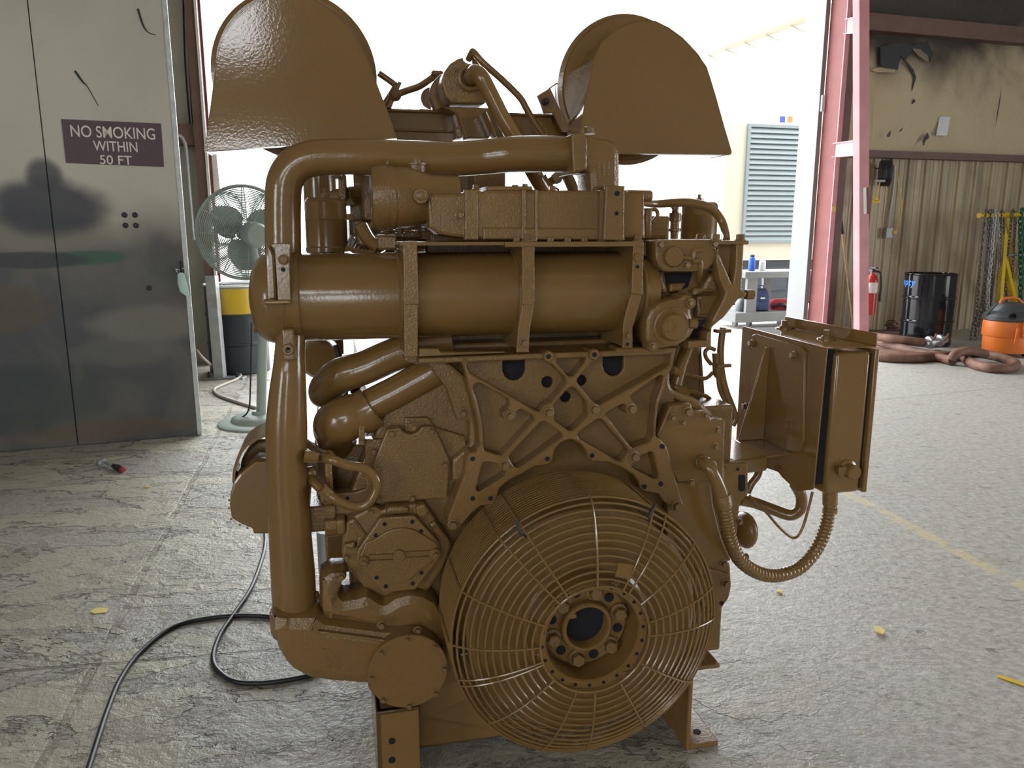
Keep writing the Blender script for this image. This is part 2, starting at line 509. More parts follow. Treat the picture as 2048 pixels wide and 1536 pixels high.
def corr_mat():
    m, nt, b = new_mat('tan_sheet_metal'); N = nt.nodes; Lk = nt.links.new
    tc = N.new('ShaderNodeTexCoord'); mp = N.new('ShaderNodeMapping'); mp.inputs['Scale'].default_value = (9, 9, .5); Lk(tc.outputs['Object'], mp.inputs[0])
    n = N.new('ShaderNodeTexNoise'); n.inputs['Scale'].default_value = 1.0; n.inputs['Detail'].default_value = 6; Lk(mp.outputs[0], n.inputs[0])
    n2 = N.new('ShaderNodeTexNoise'); n2.inputs['Scale'].default_value = 1.6; n2.inputs['Detail'].default_value = 6; Lk(tc.outputs['Object'], n2.inputs[0])
    mr = N.new('ShaderNodeMapRange'); mr.inputs[1].default_value = .40; mr.inputs[2].default_value = .66; Lk(n.outputs['Fac'], mr.inputs[0])
    mx = N.new('ShaderNodeMix'); mx.data_type = 'RGBA'; mx.inputs[6].default_value = (.46, .375, .245, 1); mx.inputs[7].default_value = (.25, .19, .115, 1); Lk(mr.outputs[0], mx.inputs[0])
    mr2 = N.new('ShaderNodeMapRange'); mr2.inputs[1].default_value = .55; mr2.inputs[2].default_value = .75; mr2.inputs[4].default_value = .6; Lk(n2.outputs['Fac'], mr2.inputs[0])
    mx2 = N.new('ShaderNodeMix'); mx2.data_type = 'RGBA'; mx2.inputs[7].default_value = (.17, .12, .075, 1); Lk(mx.outputs[2], mx2.inputs[6]); Lk(mr2.outputs[0], mx2.inputs[0])
    Lk(mx2.outputs[2], b.inputs['Base Color']); b.inputs['Roughness'].default_value = .42
    return m
M['corr'] = corr_mat()
M['greywall'] = simple('pale_wall_sheet', (.50, .48, .43), .6, var=.15, vscale=1.5)
M['roof'] = simple('white_roof_insulation', (.45, .43, .38), .8, var=.2, vscale=.6)
def slab(name, b0, b1, n0, n1, z0, z1, mat, kind='structure', label=None, parent=None):
    mb = MB(); mb.prism([Bp(b0, n0, z0), Bp(b1, n0, z0), Bp(b1, n1, z0), Bp(b0, n1, z0)], [Bp(b0, n0, z1), Bp(b1, n0, z1), Bp(b1, n1, z1), Bp(b0, n1, z1)])
    o = mb.build(name, mat, parent)
    if parent is None: tag(o, label, kind=kind)
    return o
GZ_ = Bw(1850, 315).z                      # girt height
wb = slab('wall_back_right', bR + .42, XR, WN + .02, WN + .18, 0, HC, 'greywall', label='end wall right of the big doorway')
slab('wall_back_left', XL, bL - .02, WN + .02, WN + .18, 0, HC, 'greywall', label='end wall left of the big doorway')
slab('wall_back_lintel', bL - .02, bR + .42, WN + .02, WN + .18, DH, HC, 'greywall', label='end wall over the big doorway')
# left side wall with its own open bay
LB0, LB1, LH = -7.0, -4.0, 3.4
slab('wall_left_front', XL - .15, XL, LB1, WN + .18, 0, HC, 'greywall', label='left side wall of the shop beyond the side bay')
slab('wall_left_rear', XL - .15, XL, NR, LB0, 0, HC, 'greywall', label='left side wall of the shop before the side bay')
slab('wall_left_lintel', XL - .15, XL, LB0, LB1, LH, HC, 'greywall', label='left side wall over the side bay')
KB0, KB1, KH = -5.0, 1.0, 4.2
slab('wall_right_rear', XR, XR + .15, NR, KB0, 0, HC, 'greywall', label='right side wall of the shop before its bay')
slab('wall_right_front', XR, XR + .15, KB1, WN + .18, 0, HC, 'greywall', label='right side wall of the shop beyond its bay')
slab('wall_right_lintel', XR, XR + .15, KB0, KB1, KH, HC, 'greywall', label='right side wall over its bay')
# wall behind the camera with a walk-through opening and a clerestory opening
RB0, RB1, RH = -2.6, -1.2, 2.85
CB0, CB1, CZ0, CZ1 = -7.6, -1.5, 4.25, 5.5
slab('wall_rear_left', XL, RB0, NR - .15, NR, 0, CZ0, 'greywall', label='rear wall of the shop, left piece')
slab('wall_rear_right', RB1, XR, NR - .15, NR, 0, CZ0, 'greywall', label='rear wall of the shop, right piece')
slab('wall_rear_lintel', RB0, RB1, NR - .15, NR, RH, CZ0, 'greywall', label='rear wall over the walk-through')
slab('wall_rear_upper_right', CB1, XR, NR - .15, NR, CZ0, HC, 'greywall', label='rear wall beside the clerestory')
slab('wall_rear_upper_left', XL, CB0, NR - .15, NR, CZ0, HC, 'greywall', label='rear wall at the end of the clerestory')
slab('wall_rear_top', CB0, CB1, NR - .15, NR, CZ1, HC, 'greywall', label='rear wall over the clerestory')
slab('ceiling', XL, XR, NR, WN + .18, HC, HC + .12, 'roof', label='insulated shop roof')
# corrugated sheet lining low on the right end wall
mb = MB(); b = bR + .55; ring = []
prof = []
x = b
while x < XR - .1:
    for dx, dn in ((0, 0), (.06, 0), (.068, -.010), (.082, -.010), (.09, 0), (.15, 0), (.158, -.010), (.172, -.010), (.18, 0), (.20, 0), (.212, -.028), (.248, -.028), (.26, 0)):
        prof.append((x + dx, dn))
    for dx in (.03, .075):
        pass
    x += .28
vs = []; fs = []
for (bb, dn) in prof:
    vs.append(Bp(bb, WN + .01 + dn, 0.0)); vs.append(Bp(bb, WN + .01 + dn, GZ_))
for i in range(len(prof) - 1): fs.append((2 * i, 2 * i + 2, 2 * i + 3, 2 * i + 1))
mb.add(vs, fs); o = mb.build('sheet_lining', 'corr', wb, ang=20)
# insulation above, in sagging strips between studs
def insul_strip(b0, b1, z0, z1, parent, off0=.05):
    mb = MB(); nb, nz = 14, 18; vs = []; fs = []
    for i in range(nb + 1):
        for j in range(nz + 1):
            s = i / nb; t = j / nz
            d = off0 + .10 * math.sin(math.pi * s) ** .7 * math.sin(math.pi * min(1, t * 1.02)) ** .6 + .012 * math.sin(9 * t + 7 * s + b0)
            vs.append(Bp(b0 + (b1 - b0) * s, WN - d, z0 + (z1 - z0) * t))
    for i in range(nb):
        for j in range(nz): a = i * (nz + 1) + j; fs.append((a, a + nz + 1, a + nz + 2, a + 1))
    mb.add(vs, fs)
    return mb.build('insulation_blanket', 'insul', parent, ang=60)
RZ0 = Bw(1742, 52).z; RZ1 = Bw(2048, 82).z
cuts = [bR + .42, bcoord(Bw(1740, 240)).x, bcoord(Bw(1988, 240)).x, bcoord(Bw(2250, 240)).x, XR]
for i in range(len(cuts) - 1): insul_strip(cuts[i], cuts[i + 1], GZ_ + .06, RZ0 - .06, wb)
for i, (c0, c1) in enumerate(zip([bR + .42] + [bcoord(Bw(x, 20)).x for x in (1772, 1985, 2200)], [bcoord(Bw(x, 20)).x for x in (1772, 1985, 2200)] + [XR])):
    insul_strip(c0, c1, RZ0 + .12, HC, wb, .07)
# girt and sloping beam
mb = MB(); mb.prism([Bp(bR + .3, WN - .10, GZ_ - .03), Bp(XR, WN - .10, GZ_ - .03), Bp(XR, WN + .02, GZ_ - .03), Bp(bR + .3, WN + .02, GZ_ - .03)], [Bp(bR + .3, WN - .10, GZ_ + .06), Bp(XR, WN - .10, GZ_ + .06), Bp(XR, WN + .02, GZ_ + .06), Bp(bR + .3, WN + .02, GZ_ + .06)])
mb.build('girt', 'brown', wb, .004)
mb = MB(); za, zb2 = RZ0, RZ0 - .02
mb.prism([Bp(bR + .3, WN - .20, za - .10), Bp(XR, WN - .20, zb2 - .10), Bp(XR, WN, zb2 - .10), Bp(bR + .3, WN, za - .10)], [Bp(bR + .3, WN - .20, za + .10), Bp(XR, WN - .20, zb2 + .10), Bp(XR, WN, zb2 + .10), Bp(bR + .3, WN, za + .10)])
mb.build('girt', 'brown', wb, .004)
# rips and patches in the insulation
def wall_patch(pts, off, mat, name, par=wb):
    P = [Bw(x, y, off) for x, y in pts]; mb = MB(); mb.prism(P, [p + BN * .01 for p in P]); return mb.build(name, mat, par)
z2 = lambda pts: Z(1400, 0, 3.16, pts)
for pts in ([(1140, 300), (1240, 270), (1330, 290), (1440, 260), (1475, 340), (1455, 395), (1430, 345), (1380, 310), (1330, 340), (1300, 380), (1265, 350), (1250, 440), (1210, 450), (1140, 410)],
            [(1280, 370), (1310, 390), (1350, 440), (1368, 490), (1340, 575), (1352, 490), (1330, 440)],
            [(1350, 625), (1365, 640), (1342, 658)], [(1185, 850), (1208, 826), (1200, 862), (1188, 866)], [(1258, 835), (1282, 805), (1275, 825)],
            [(1420, 865), (1440, 840), (1450, 870), (1425, 890), (1415, 920), (1410, 890)], [(950, 415), (985, 410), (975, 455), (948, 455)]):
    wall_patch(z2(pts), .155, 'brown' if False else 'dark', 'insulation_tear')
wall_patch(z2([(1515, 737), (1585, 737), (1562, 856), (1492, 856)]), .158, 'steel', 'tape_patch')
for pts in ([(1080, 440), (1130, 425), (1235, 440), (1230, 460), (1110, 455)], [(1340, 305), (1390, 310), (1440, 350), (1450, 400), (1380, 350)]):
    wall_patch(z2(pts), .17, 'insul', 'torn_flap')
# doorway jamb, right: white post, red column with light and shade put into its colours
def vbar(name, b0, b1, n0, n1, mat, z1=DH, kind='structure', label=None, parent=None):
    return slab(name, b0, b1, n0, n1, 0, z1, mat, kind, label, parent)
jb = vbar('trim_1', bR, bR + .06, WN - .17, WN + .20, 'jambgrey', label='white steel jamb on the right of the big doorway')
jc = vbar('column_1', bR + .085, bR + .36, WN - .32, WN - .30, 'brown', HC, label='red primed steel column beside the white jamb')  # web in brown: shade of the recess painted into the colour
slab('flange', bR + .07, bR + .085, WN - .46, WN - .17, 0, HC, 'red', parent=jc)
slab('flange', bR + .068, bR + .13, WN - .475, WN - .46, 0, HC, 'pink', parent=jc)  # narrow front edge in pink: its lit tone is in the colour
slab('yellow_tape', bR + .072, bR + .126, WN - .48, WN - .475, Bw(1645, 425).z, Bw(1645, 415).z, 'yellow', parent=jc)
slab('latch_plate', bR + .02, bR + .065, WN - .20, WN - .17, Bw(1640, 228).z, Bw(1640, 196).z, 'white', parent=jb)
# leaning post braced to the column
p0 = G(1722, 706); p0.z = 0
p1 = on_plane(1722, -60, p0, BN)
post = MB()
w = .062
ptop = p1
post.bar(p0, ptop, .125, .10, BN); pst = post.build('steel_post', 'pink'); tag(pst, 'faded pink leaning steel post braced to the doorway column', 'post')
z2p = lambda x, y: Z(1400, 0, 3.16, [(x, y)])[0]
for ya, yb_ in ((130, 185), (915, 965)):
    a = on_plane(*z2p(1030, (ya + yb_) / 2 - 10), p0, BN); q = Bw(1692 if ya < 500 else 1668, a and Z(1400, 0, 3.16, [(0, (ya + yb_) / 2 + 10)])[0][1], .36)
    mb = MB(); mb.bar(a + BN * .05, q, .01, .16); mb.bar(a + BN * .05 + Vector((0, 0, .08)), q + Vector((0, 0, .08)), .07, .01); mb.bar(a + BN * .05 - Vector((0, 0, .08)), q - Vector((0, 0, .08)), .07, .01)
    mb.build('brace', 'pink', pst)
a = on_plane(1729, 375, p0 - BN * .052, BN); mb = MB(); mb.bar(a, on_plane(1730, 428, p0 - BN * .052, BN), .04, .006, BN); mb.build('warning_sticker', 'white', pst)
mb = MB(); q = on_plane(1733, 375, p0 - BN * .03, BN); mb.bar(q, on_plane(1734, 428, p0 - BN * .03, BN), .03, .05, BN); mb.build('warning_sticker', 'red', pst)
# doorway jamb, left
jl = vbar('trim_2', bL - .03, bL + .02, WN - .06, WN + .10, 'red', label='thin red jamb on the left of the big doorway')
cl_ = vbar('column_2', bcoord(Bw(383, 150)).x, bcoord(Bw(402, 150)).x, WN - .20, WN - .03, 'brown', HC, label='brown steel column left of the big doorway')
slab('edge_flange', bcoord(Bw(402, 150)).x, bcoord(Bw(407, 150)).x, WN - .22, WN - .02, 0, HC, 'white', parent=cl_)
slab('edge_flange', bcoord(Bw(407, 150)).x, bL - .03, WN - .2, WN - .02, 0, HC, 'brown', parent=cl_)
gz = Bw(365, 272).z
slab('trim_3', XL, bcoord(Bw(383, 150)).x, WN - .16, WN + .02, gz - .10, gz + .10, 'brown', label='brown wall girt left of the doorway')
P = [Bw(*p, .18) for p in ((300, 272), (335, 270), (358, 271), (368, 282), (373, 305), (381, 400), (388, 480))]
mb = MB(); mb.tube(P, .018, 8); tag(mb.build('conduit_pipe', 'galv'), 'grey bent conduit pipe on wall beside brown column', 'conduit')
for x0, x1, nm in ((366, 380, 0), (374, 386, 1)):
    P = [Bw(x0, -20, .06), Bw(x0 + 4, 120, .06), Bw(x1, 250, .06)]
    mb = MB(); mb.tube(P, .008, 6); tag(mb.build('wall_cable', 'rubber'), ('outer' if nm == 0 else 'inner') + ' thin dark cable running up the wall by the brown column', 'cable')
# notice board strip seen beside the fan
mb = MB(); a = Bw(418, 308, .05); c = Bw(438, 385, .05)
mb.bar(Bw(424, 308, .05), Bw(432, 385, .05), .09, .012, BN); tag(mb.build('notice', 'white'), 'narrow white printed notice on doorway edge above fan', 'notice')

# ------------------------------------------------------------------ outside
mb = MB(); mb.prism([Bp(-60, WN + .3, -.12), Bp(70, WN + .3, -.12), Bp(70, 90, -.12), Bp(-60, 90, -.12)], [Bp(-60, WN + .3, -.02), Bp(70, WN + .3, -.02), Bp(70, 90, -.02), Bp(-60, 90, -.02)])
tag(mb.build('ground_outside', simple('yard_concrete', (.50, .47, .43), .8, var=.12, vscale=1.2)), 'bright concrete yard outside the doorway', kind='structure')
mb = MB(); mb.prism([Bp(-60, -60, -.12), Bp(70, -60, -.12), Bp(70, NR, -.12), Bp(XL, NR, -.12), Bp(XL, WN + .3, -.12), Bp(-60, WN + .3, -.12)], [Bp(-60, -60, -.02), Bp(70, -60, -.02), Bp(70, NR, -.02), Bp(XL, NR, -.02), Bp(XL, WN + .3, -.02), Bp(-60, WN + .3, -.02)])
tag(mb.build('ground_outside_rear', simple('yard_concrete_rear', (.50, .47, .43), .8)), 'yard behind the rear bay', kind='structure')
mb = MB(); mb.prism([Bp(XR + .15, NR, -.12), Bp(70, NR, -.12), Bp(70, WN + .3, -.12), Bp(XR + .15, WN + .3, -.12)], [Bp(XR + .15, NR, -.02), Bp(70, NR, -.02), Bp(70, WN + .3, -.02), Bp(XR + .15, WN + .3, -.02)])
tag(mb.build('ground_outside_side', simple('yard_concrete_side', (.50, .47, .43), .8)), 'yard beside the right bay', kind='structure')
# portals let the sky through the two openings
def portal(b0, b1, n, z0, z1, inward):
    ld = bpy.data.lights.new('sky_portal', 'AREA'); ld.shape = 'RECTANGLE'; ld.size = b1 - b0; ld.size_y = z1 - z0
    ld.cycles.is_portal = True
    o = bpy.data.objects.new('sky_portal', ld); COL.objects.link(o)
    o.location = Bp((b0 + b1) / 2, n, (z0 + z1) / 2)
    zax = -inward; yax = Vector((0, 0, 1)); xax = yax.cross(zax)
    o.matrix_world = Matrix.Translation(o.location) @ Matrix((xax, yax, zax)).transposed().to_4x4()
def portal_side(n0, n1, b, z0, z1, sg=1):
    ld = bpy.data.lights.new('sky_portal', 'AREA'); ld.shape = 'RECTANGLE'; ld.size = n1 - n0; ld.size_y = z1 - z0
    ld.cycles.is_portal = True
    o = bpy.data.objects.new('sky_portal', ld); COL.objects.link(o)
    zax = -BB * sg; yax = Vector((0, 0, 1)); xax = yax.cross(zax)
    o.matrix_world = Matrix.Translation(Bp(b, (n0 + n1) / 2, (z0 + z1) / 2)) @ Matrix((xax, yax, zax)).transposed().to_4x4()
portal(bL, bR, WN + .2, 0, DH, -BN)
portal(RB0, RB1, NR - .2, 0, RH, BN)
portal(CB0, CB1, NR - .2, CZ0, CZ1, BN)
portal_side(LB0, LB1, XL - .2, 0, LH)
portal_side(KB0, KB1, XR + .2, 0, KH, -1)
# ================================================================== ENGINE
ENG = empty('diesel_engine', EO, PSI)
tag(ENG, 'large brown-gold painted diesel engine standing on the shop floor', 'engine')
def eplate(name, px, v0, v1, holes=(), mat='cast', parent=None, bevel=.003, rnd=0):
    o2 = rounded(px, rnd) if rnd else px
    out = [(p.x, p.z) for p in (E(x, y, v0) for x, y in o2)]
    hs = []
    for h in holes:
        hs.append([(p.x, p.z) for p in (E(x, y, v0) for x, y in h)])
    m = Matrix.Translation((0, (v0 + v1) / 2, 0)) @ EOS
    return curve_plate(name, out, hs, v1 - v0, mat, parent or ENG, m, bevel)
def fdisc(mb, px, py, v, prof):      # lathe facing the viewer: prof (radius px, v)
    c = E(px, py, v); k = esz(px, py, v, 1)
    mb.lathe((c.x, 0, c.z), (0, 1, 0), [(r * k, vv) for r, vv in prof], 36)
_b = MB(); _b.lathe((0, 0, 0), (0, -1, 0), [(1.28, 0), (1.28, .18), (1.0, .22)], 16)
_b.lathe((0, 0, 0), (0, -1, 0), [(.92, .2), (.95, .25), (.95, .85), (.82, .95)], 6)
BOLT = {}
BOLT['cast'] = _b.mesh('bolt', 'cast')
def bolt(parent, px, py, v, r=5.0, axis=None, name='bolt'):
    p = E(px, py, v); k = esz(px, py, v, 1) * r
    return bolt_at(parent, p, k, axis, name)
def bolt_at(parent, p, k, axis=None, name='bolt'):
    o = bpy.data.objects.new(name, BOLT['cast'])
    link(o, parent)
    o.location = p
    rot = Matrix()
    if axis is not None: rot = Vector((0, -1, 0)).rotation_difference(Vector(axis)).to_matrix().to_4x4()
    rot = rot @ Matrix.Rotation(random.random() * 1.0, 4, 'Y')
    o.rotation_euler = rot.to_euler()
    o.scale = (k, k * 1.5, k)
    return o
_h = MB(); _h.lathe((0, 0, 0), (0, -1, 0), [(1, 0), (1, 1)], 18)
HOLE = _h.mesh('bolt_hole', 'hole')
def hole(parent, px, py, v, r):
    k = esz(px, py, v, 1) * r
    o = bpy.data.objects.new('bolt_hole', HOLE); link(o, parent)
    o.location = E(px, py, v); o.scale = (k, .0012, k)
    return o
def etube(name, pts, r, mat='paint', parent=None, n=16, per=6):
    """pts (px, py, v); r in metres or list"""
    mb = MB(); mb.tube([E(*p) for p in pts], r, n, per)
    return mb.build(name, mat, parent or ENG, ang=50)

# ---- crankcase, sump and rails (the bulk behind the front covers)
def ebox(name, px0, py0, px1, py1, v0, v1, mat='cast', parent=None, bevel=.006):
    a = E(px0, py0, v0); b = E(px1, py1, v0)
    mb = MB(); mb.box((min(a.x, b.x), v0, min(a.z, b.z)), (max(a.x, b.x), v1, max(a.z, b.z)))
    return mb.build(name, mat, parent or ENG, bevel)
blk = ebox('crankcase', 745, 850, 1440, 1300, .13, 1.9)
ebox('crankcase_deck', 860, 690, 1335, 860, .13, 1.9)
a = E(770, 1290, .16); b = E(1375, 1290, .16)
mb = MB()
zt = a.z; zb = E(925, 1487, .10).z
mb.hexa([(a.x + .02, .10, zb), (b.x - .02, .10, zb), (b.x - .02, 1.85, zb), (a.x + .02, 1.85, zb),
         (a.x, .08, zt), (b.x, .08, zt), (b.x, 1.85, zt), (a.x, 1.85, zt)])
mb.build('oil_pan', 'paint', ENG, .012)
# cylinder heads of the V behind
for s, nm in ((-1, 'cylinder_bank'), (1, 'cylinder_bank')):
    c = E(1130, 600, .6)
    mb = MB()
    cx = c.x + s * .24
    mb.hexa([(cx - .13, .30, .86), (cx + .13, .30, .80), (cx + .13, 1.85, .80), (cx - .13, 1.85, .86),
             (cx - .09, .30, 1.10), (cx + .09, .30, 1.10), (cx + .09, 1.85, 1.10), (cx - .09, 1.85, 1.10)])
    bank = mb.build(nm, 'cast', ENG, .02)
    for k in range(5):
        mb = MB(); mb.box((cx - .08, .33 + k * .3, 1.10), (cx + .08, .57 + k * .3, 1.17)); mb.build('valve_cover', 'cast', bank, .02)

# right mounting channel and left mounting plate
pr = EZc(1380, 1500, 0); tz = E(1380, 1345, pr.y).z
mb = MB()
v0 = pr.y; v1 = v0 + 1.7
mb.box((pr.x, v0, 0), (pr.x + .085, v1, .014)); mb.box((pr.x - .012, v0, 0), (pr.x, v1, tz)); mb.box((pr.x, v0 + .02, tz - .012), (pr.x + .088, v1, tz))
rail = mb.build('mounting_rail', 'paint', ENG, .003)
p = pr + Vector((.045, .05, .0145)); o = bpy.data.objects.new('bolt_hole', HOLE); link(o, rail); o.location = p; o.rotation_euler = (R(-90), 0, 0); o.scale = (.011, .0012, .011)
pl = E(752, 1425, -.06); ql = E(838, 1425, -.06)
mb = MB()
mb.box((pl.x, -.06, 0), (ql.x, -.046, pl.z)); mb.box((pl.x, -.06, 0), (pl.x + .014, .30, pl.z)); mb.box((pl.x, -.06, pl.z - .012), (ql.x, .02, pl.z))
mp = mb.build('mounting_foot', 'paint', ENG, .003)
for py in (1482, 1520): hole(mp, 784, py, -.0605, 7)

# ---- front housings behind the ribbed bracket
hs = eplate('front_housing', [(742, 880), (790, 790), (850, 712), (1340, 702), (1342, 778), (1400, 800), (1446, 850), (1452, 960), (1460, 1110), (1425, 1240), (1400, 1330), (1330, 1420), (1000, 1465), (760, 1425), (700, 1180), (690, 1010)], .085, .17, bevel=.01, rnd=14)
# curved bell rim left of the bracket
zz = lambda pts: Z(600, 660, 5.12, pts)
eplate('bell_rim', zz([(1060, 285), (1440, 290), (1560, 360), (1690, 480), (1760, 700), (1815, 1000), (1825, 1180), (1720, 1260), (1690, 1460), (1650, 1560), (1560, 1560), (1560, 1330), (1740, 1190), (1735, 930), (1610, 930), (1560, 780), (1500, 600), (1370, 440), (1230, 310), (1080, 305)]), .045, .10, bevel=.008, rnd=5)
# ribbed front bracket
z6 = lambda pts: Z(880, 680, 3.938, pts)
OUT = [(160, 130), (570, 118), (815, 118), (820, 95), (850, 85), (885, 95), (895, 112), (1175, 105), (1180, 85), (1215, 75), (1250, 85), (1262, 103), (1380, 100), (1400, 62), (1860, 62), (1850, 110), (1830, 215), (1790, 290), (1770, 370), (1722, 500), (1706, 640), (1700, 760), (1745, 790), (1790, 850), (1900, 1250), (1920, 1300), (1900, 1335), (1850, 1338), (1760, 1270), (1720, 1215), (1620, 1200), (1578, 1180), (1560, 1110), (1520, 1060), (1440, 1010), (1330, 965), (1200, 960), (1165, 930), (1150, 870), (1110, 822), (1050, 787), (1010, 787), (950, 812), (900, 870), (886, 950), (850, 985), (740, 1000), (640, 1060), (540, 1110), (470, 1170), (445, 1260), (410, 1300), (320, 1312), (250, 1370), (160, 1480), (110, 1500), (68, 1482), (60, 1425), (150, 1180), (195, 1060), (215, 920), (240, 890), (290, 880), (315, 830), (305, 680), (280, 560), (240, 420), (200, 260)]
POCK = [
 [(215, 160), (240, 147), (815, 135), (840, 178), (880, 190), (990, 300), (1000, 340), (885, 485), (820, 520), (790, 568), (750, 560), (540, 440), (232, 262), (210, 220)],
 [(920, 140), (935, 127), (1140, 122), (1155, 140), (1150, 165), (1060, 285), (1030, 292), (1005, 285), (920, 180)],
 [(1255, 118), (1800, 98), (1825, 112), (1815, 195), (1790, 215), (1290, 500), (1250, 520), (1200, 480), (1080, 335), (1080, 312), (1190, 180), (1240, 168)],
 [(264, 362), (290, 342), (320, 344), (540, 468), (552, 510), (538, 545), (490, 580), (505, 630), (575, 640), (605, 600), (612, 560), (640, 545), (735, 600), (748, 632), (490, 915), (455, 912), (350, 880), (340, 840), (330, 640), (292, 480), (262, 400)],
 [(1306, 592), (1320, 573), (1435, 507), (1462, 512), (1460, 560), (1500, 590), (1555, 565), (1552, 520), (1505, 470), (1505, 440), (1720, 287), (1748, 277), (1764, 292), (1755, 350), (1710, 470), (1690, 620), (1685, 760), (1660, 802), (1520, 856), (1492, 830)],
 [(790, 652), (822, 642), (960, 737), (970, 762), (640, 1002), (612, 1016), (582, 996), (542, 930), (548, 908)],
 [(1085, 747), (1100, 722), (1242, 627), (1270, 626), (1290, 642), (1480, 862), (1485, 890), (1440, 950), (1410, 960), (1100, 782)],
 [(1035, 370), (1065, 380), (1160, 495), (1165, 560), (1170, 600), (1055, 715), (1020, 722), (900, 635), (905, 580), (895, 515), (1000, 395)],
 [(340, 972), (370, 963), (450, 980), (478, 1022), (520, 1042), (515, 1072), (312, 1200), (292, 1196), (286, 1170)],
 [(1560, 925), (1660, 880), (1680, 892), (1720, 1060), (1715, 1095), (1690, 1100), (1520, 1012), (1512, 987), (1552, 950)]]
THRU = [[(493, 145), (672, 145), (672, 240), (655, 285), (620, 312), (580, 320), (545, 312), (510, 285), (493, 245)],
        [(1282, 118), (1448, 115), (1448, 215), (1430, 255), (1400, 280), (1365, 287), (1330, 278), (1298, 250), (1282, 210)],
        circ(846, 331, 45), circ(1110, 318, 44), circ(988, 448, 42)]
def ex2(px, v): return [(p.x, p.z) for p in (E(x, y, v) for x, y in px)]
brk = cdt_plate('ribbed_front_bracket', ex2(rounded(z6(OUT), 1.5, 2), 0), [ex2(rounded(z6(h), 3), 0) for h in POCK], .058, 'cast', ENG, Matrix.Translation((0, .029, 0)) @ EOS, .0035)
web = eplate('web', [p for p in z6(OUT)], .044, .059, [z6(h) for h in THRU], 'cast', brk, .002)
for (x, y) in ((257, 937), (846, 937), (257, 1248), (397, 1248), (1750, 838), (1198, 910), (1738, 1133), (1610, 1155)):
    px, py = z6([(x, y)])[0]; hole(brk, px, py, -.0008, 4.6)
for (x, y) in ((855, 130), (1217, 115)):
    px, py = z6([(x, y)])[0]
    mb = MB(); fdisc(mb, px, py, -.01, [(11, .0), (11, -.008), (9.5, -.012)]); bs = mb.build('boss', 'cast', brk); hole(brk, px, py, -.0125, 4.6)
for (x, y) in ((855, 570), (1215, 545), (548, 598), (1505, 540), (512, 985), (1530, 915), (100, 1450), (1860, 1305)):
    px, py = z6([(x, y)])[0]; bolt(brk, px, py, .0, 8.5)
    if x in (548, 1505):
        mb = MB(); fdisc(mb, px, py, 0, [(14, .05), (11, .0)]); mb.build('boss', 'cast', brk)
# dark bore behind the through holes
mb = MB(); a = E(985, 705, .05); b = E(1290, 812, .05); mb.box((a.x, .0605, b.z), (b.x, .0625, a.z)); mb.build('gear_case_opening', 'hole', ENG)

# ---- damper, hub and wire guard
_l, _r = E(902, 1240, -.18).x, E(1426, 1240, -.18).x
GX, GR = (_l + _r) / 2, (_r - _l) / 2
GZ = E(1164, 1503, -.185).z + GR
gi = (E(1293, 1268, -.237).x - E(1075, 1268, -.237).x) / 2
def ax(v): return (GX, v, GZ)
guard = MB(); guard.torus(ax(-.237), (0, 1, 0), gi, .0032, 72, 8)
guard = guard.build('damper_guard', 'paint', ENG)
NF = 12
def gprof(t):      # t 0 inner .. 1 shoulder
    r = gi + (GR - gi) * (1 - (1 - t) ** 1.15)
    return r, -.237 + .057 * t ** 2.2
for i in range(1, NF + 1):
    r, v = gprof(i / NF)
    mb = MB(); mb.torus(ax(v), (0, 1, 0), r, .0031, 72, 7); mb.build('guard_ring', 'paint', guard)
NWALL = 15
for i in range(1, NWALL + 1):
    v = -.18 + .185 * i / NWALL
    mb = MB(); mb.torus(ax(v), (0, 1, 0), GR + .001, .0019, 72, 6); mb.build('guard_ring', 'paint', guard)
def gp(ang, r, v): return Vector((GX + r * math.cos(ang), v, GZ + r * math.sin(ang)))
for deg in (90, 62, 55, 36, 13, -2, -33, -62, -90, -110, -139, -161, -164, 180, 157, 131, 121):
    a = R(deg); pts = []
    for i in range(NF + 1):
        r, v = gprof(i / NF); pts.append(gp(a, r, v - .004))
    pts += [gp(a, GR + .004, -.165), gp(a, GR + .004, -.08), gp(a, GR + .004, .005)]
    mb = MB(); mb.tube(pts, .0024, 6, smooth=False); mb.build('guard_spoke', 'paint', guard)
# small identification tag hung on the wires
c = E(1247, 1140, -.238); k = esz(1247, 1140, -.238, 1)
mb = MB()
ct, st = math.cos(-.25), math.sin(-.25)
q = [(c.x + (x * ct - y * st) * k, c.z + (x * st + y * ct) * k) for x, y in ((-15, -14), (15, -14), (15, 14), (-15, 14))]
mb.prism([(x, -.243, z) for x, z in q], [(x, -.239, z) for x, z in q]); mb.build('wire_tag', 'paint', guard)
# clips joining the guard halves
for deg in (121, 62):
    r, v = gprof(.93)
    mb = MB(); mb.tube([gp(R(deg) + .01, r - .02, v - .01), gp(R(deg) + .03, r + .0, v - .012), gp(R(deg) + .005, r + .02, v)], .0035, 6); mb.build('guard_clip', 'dark', guard)
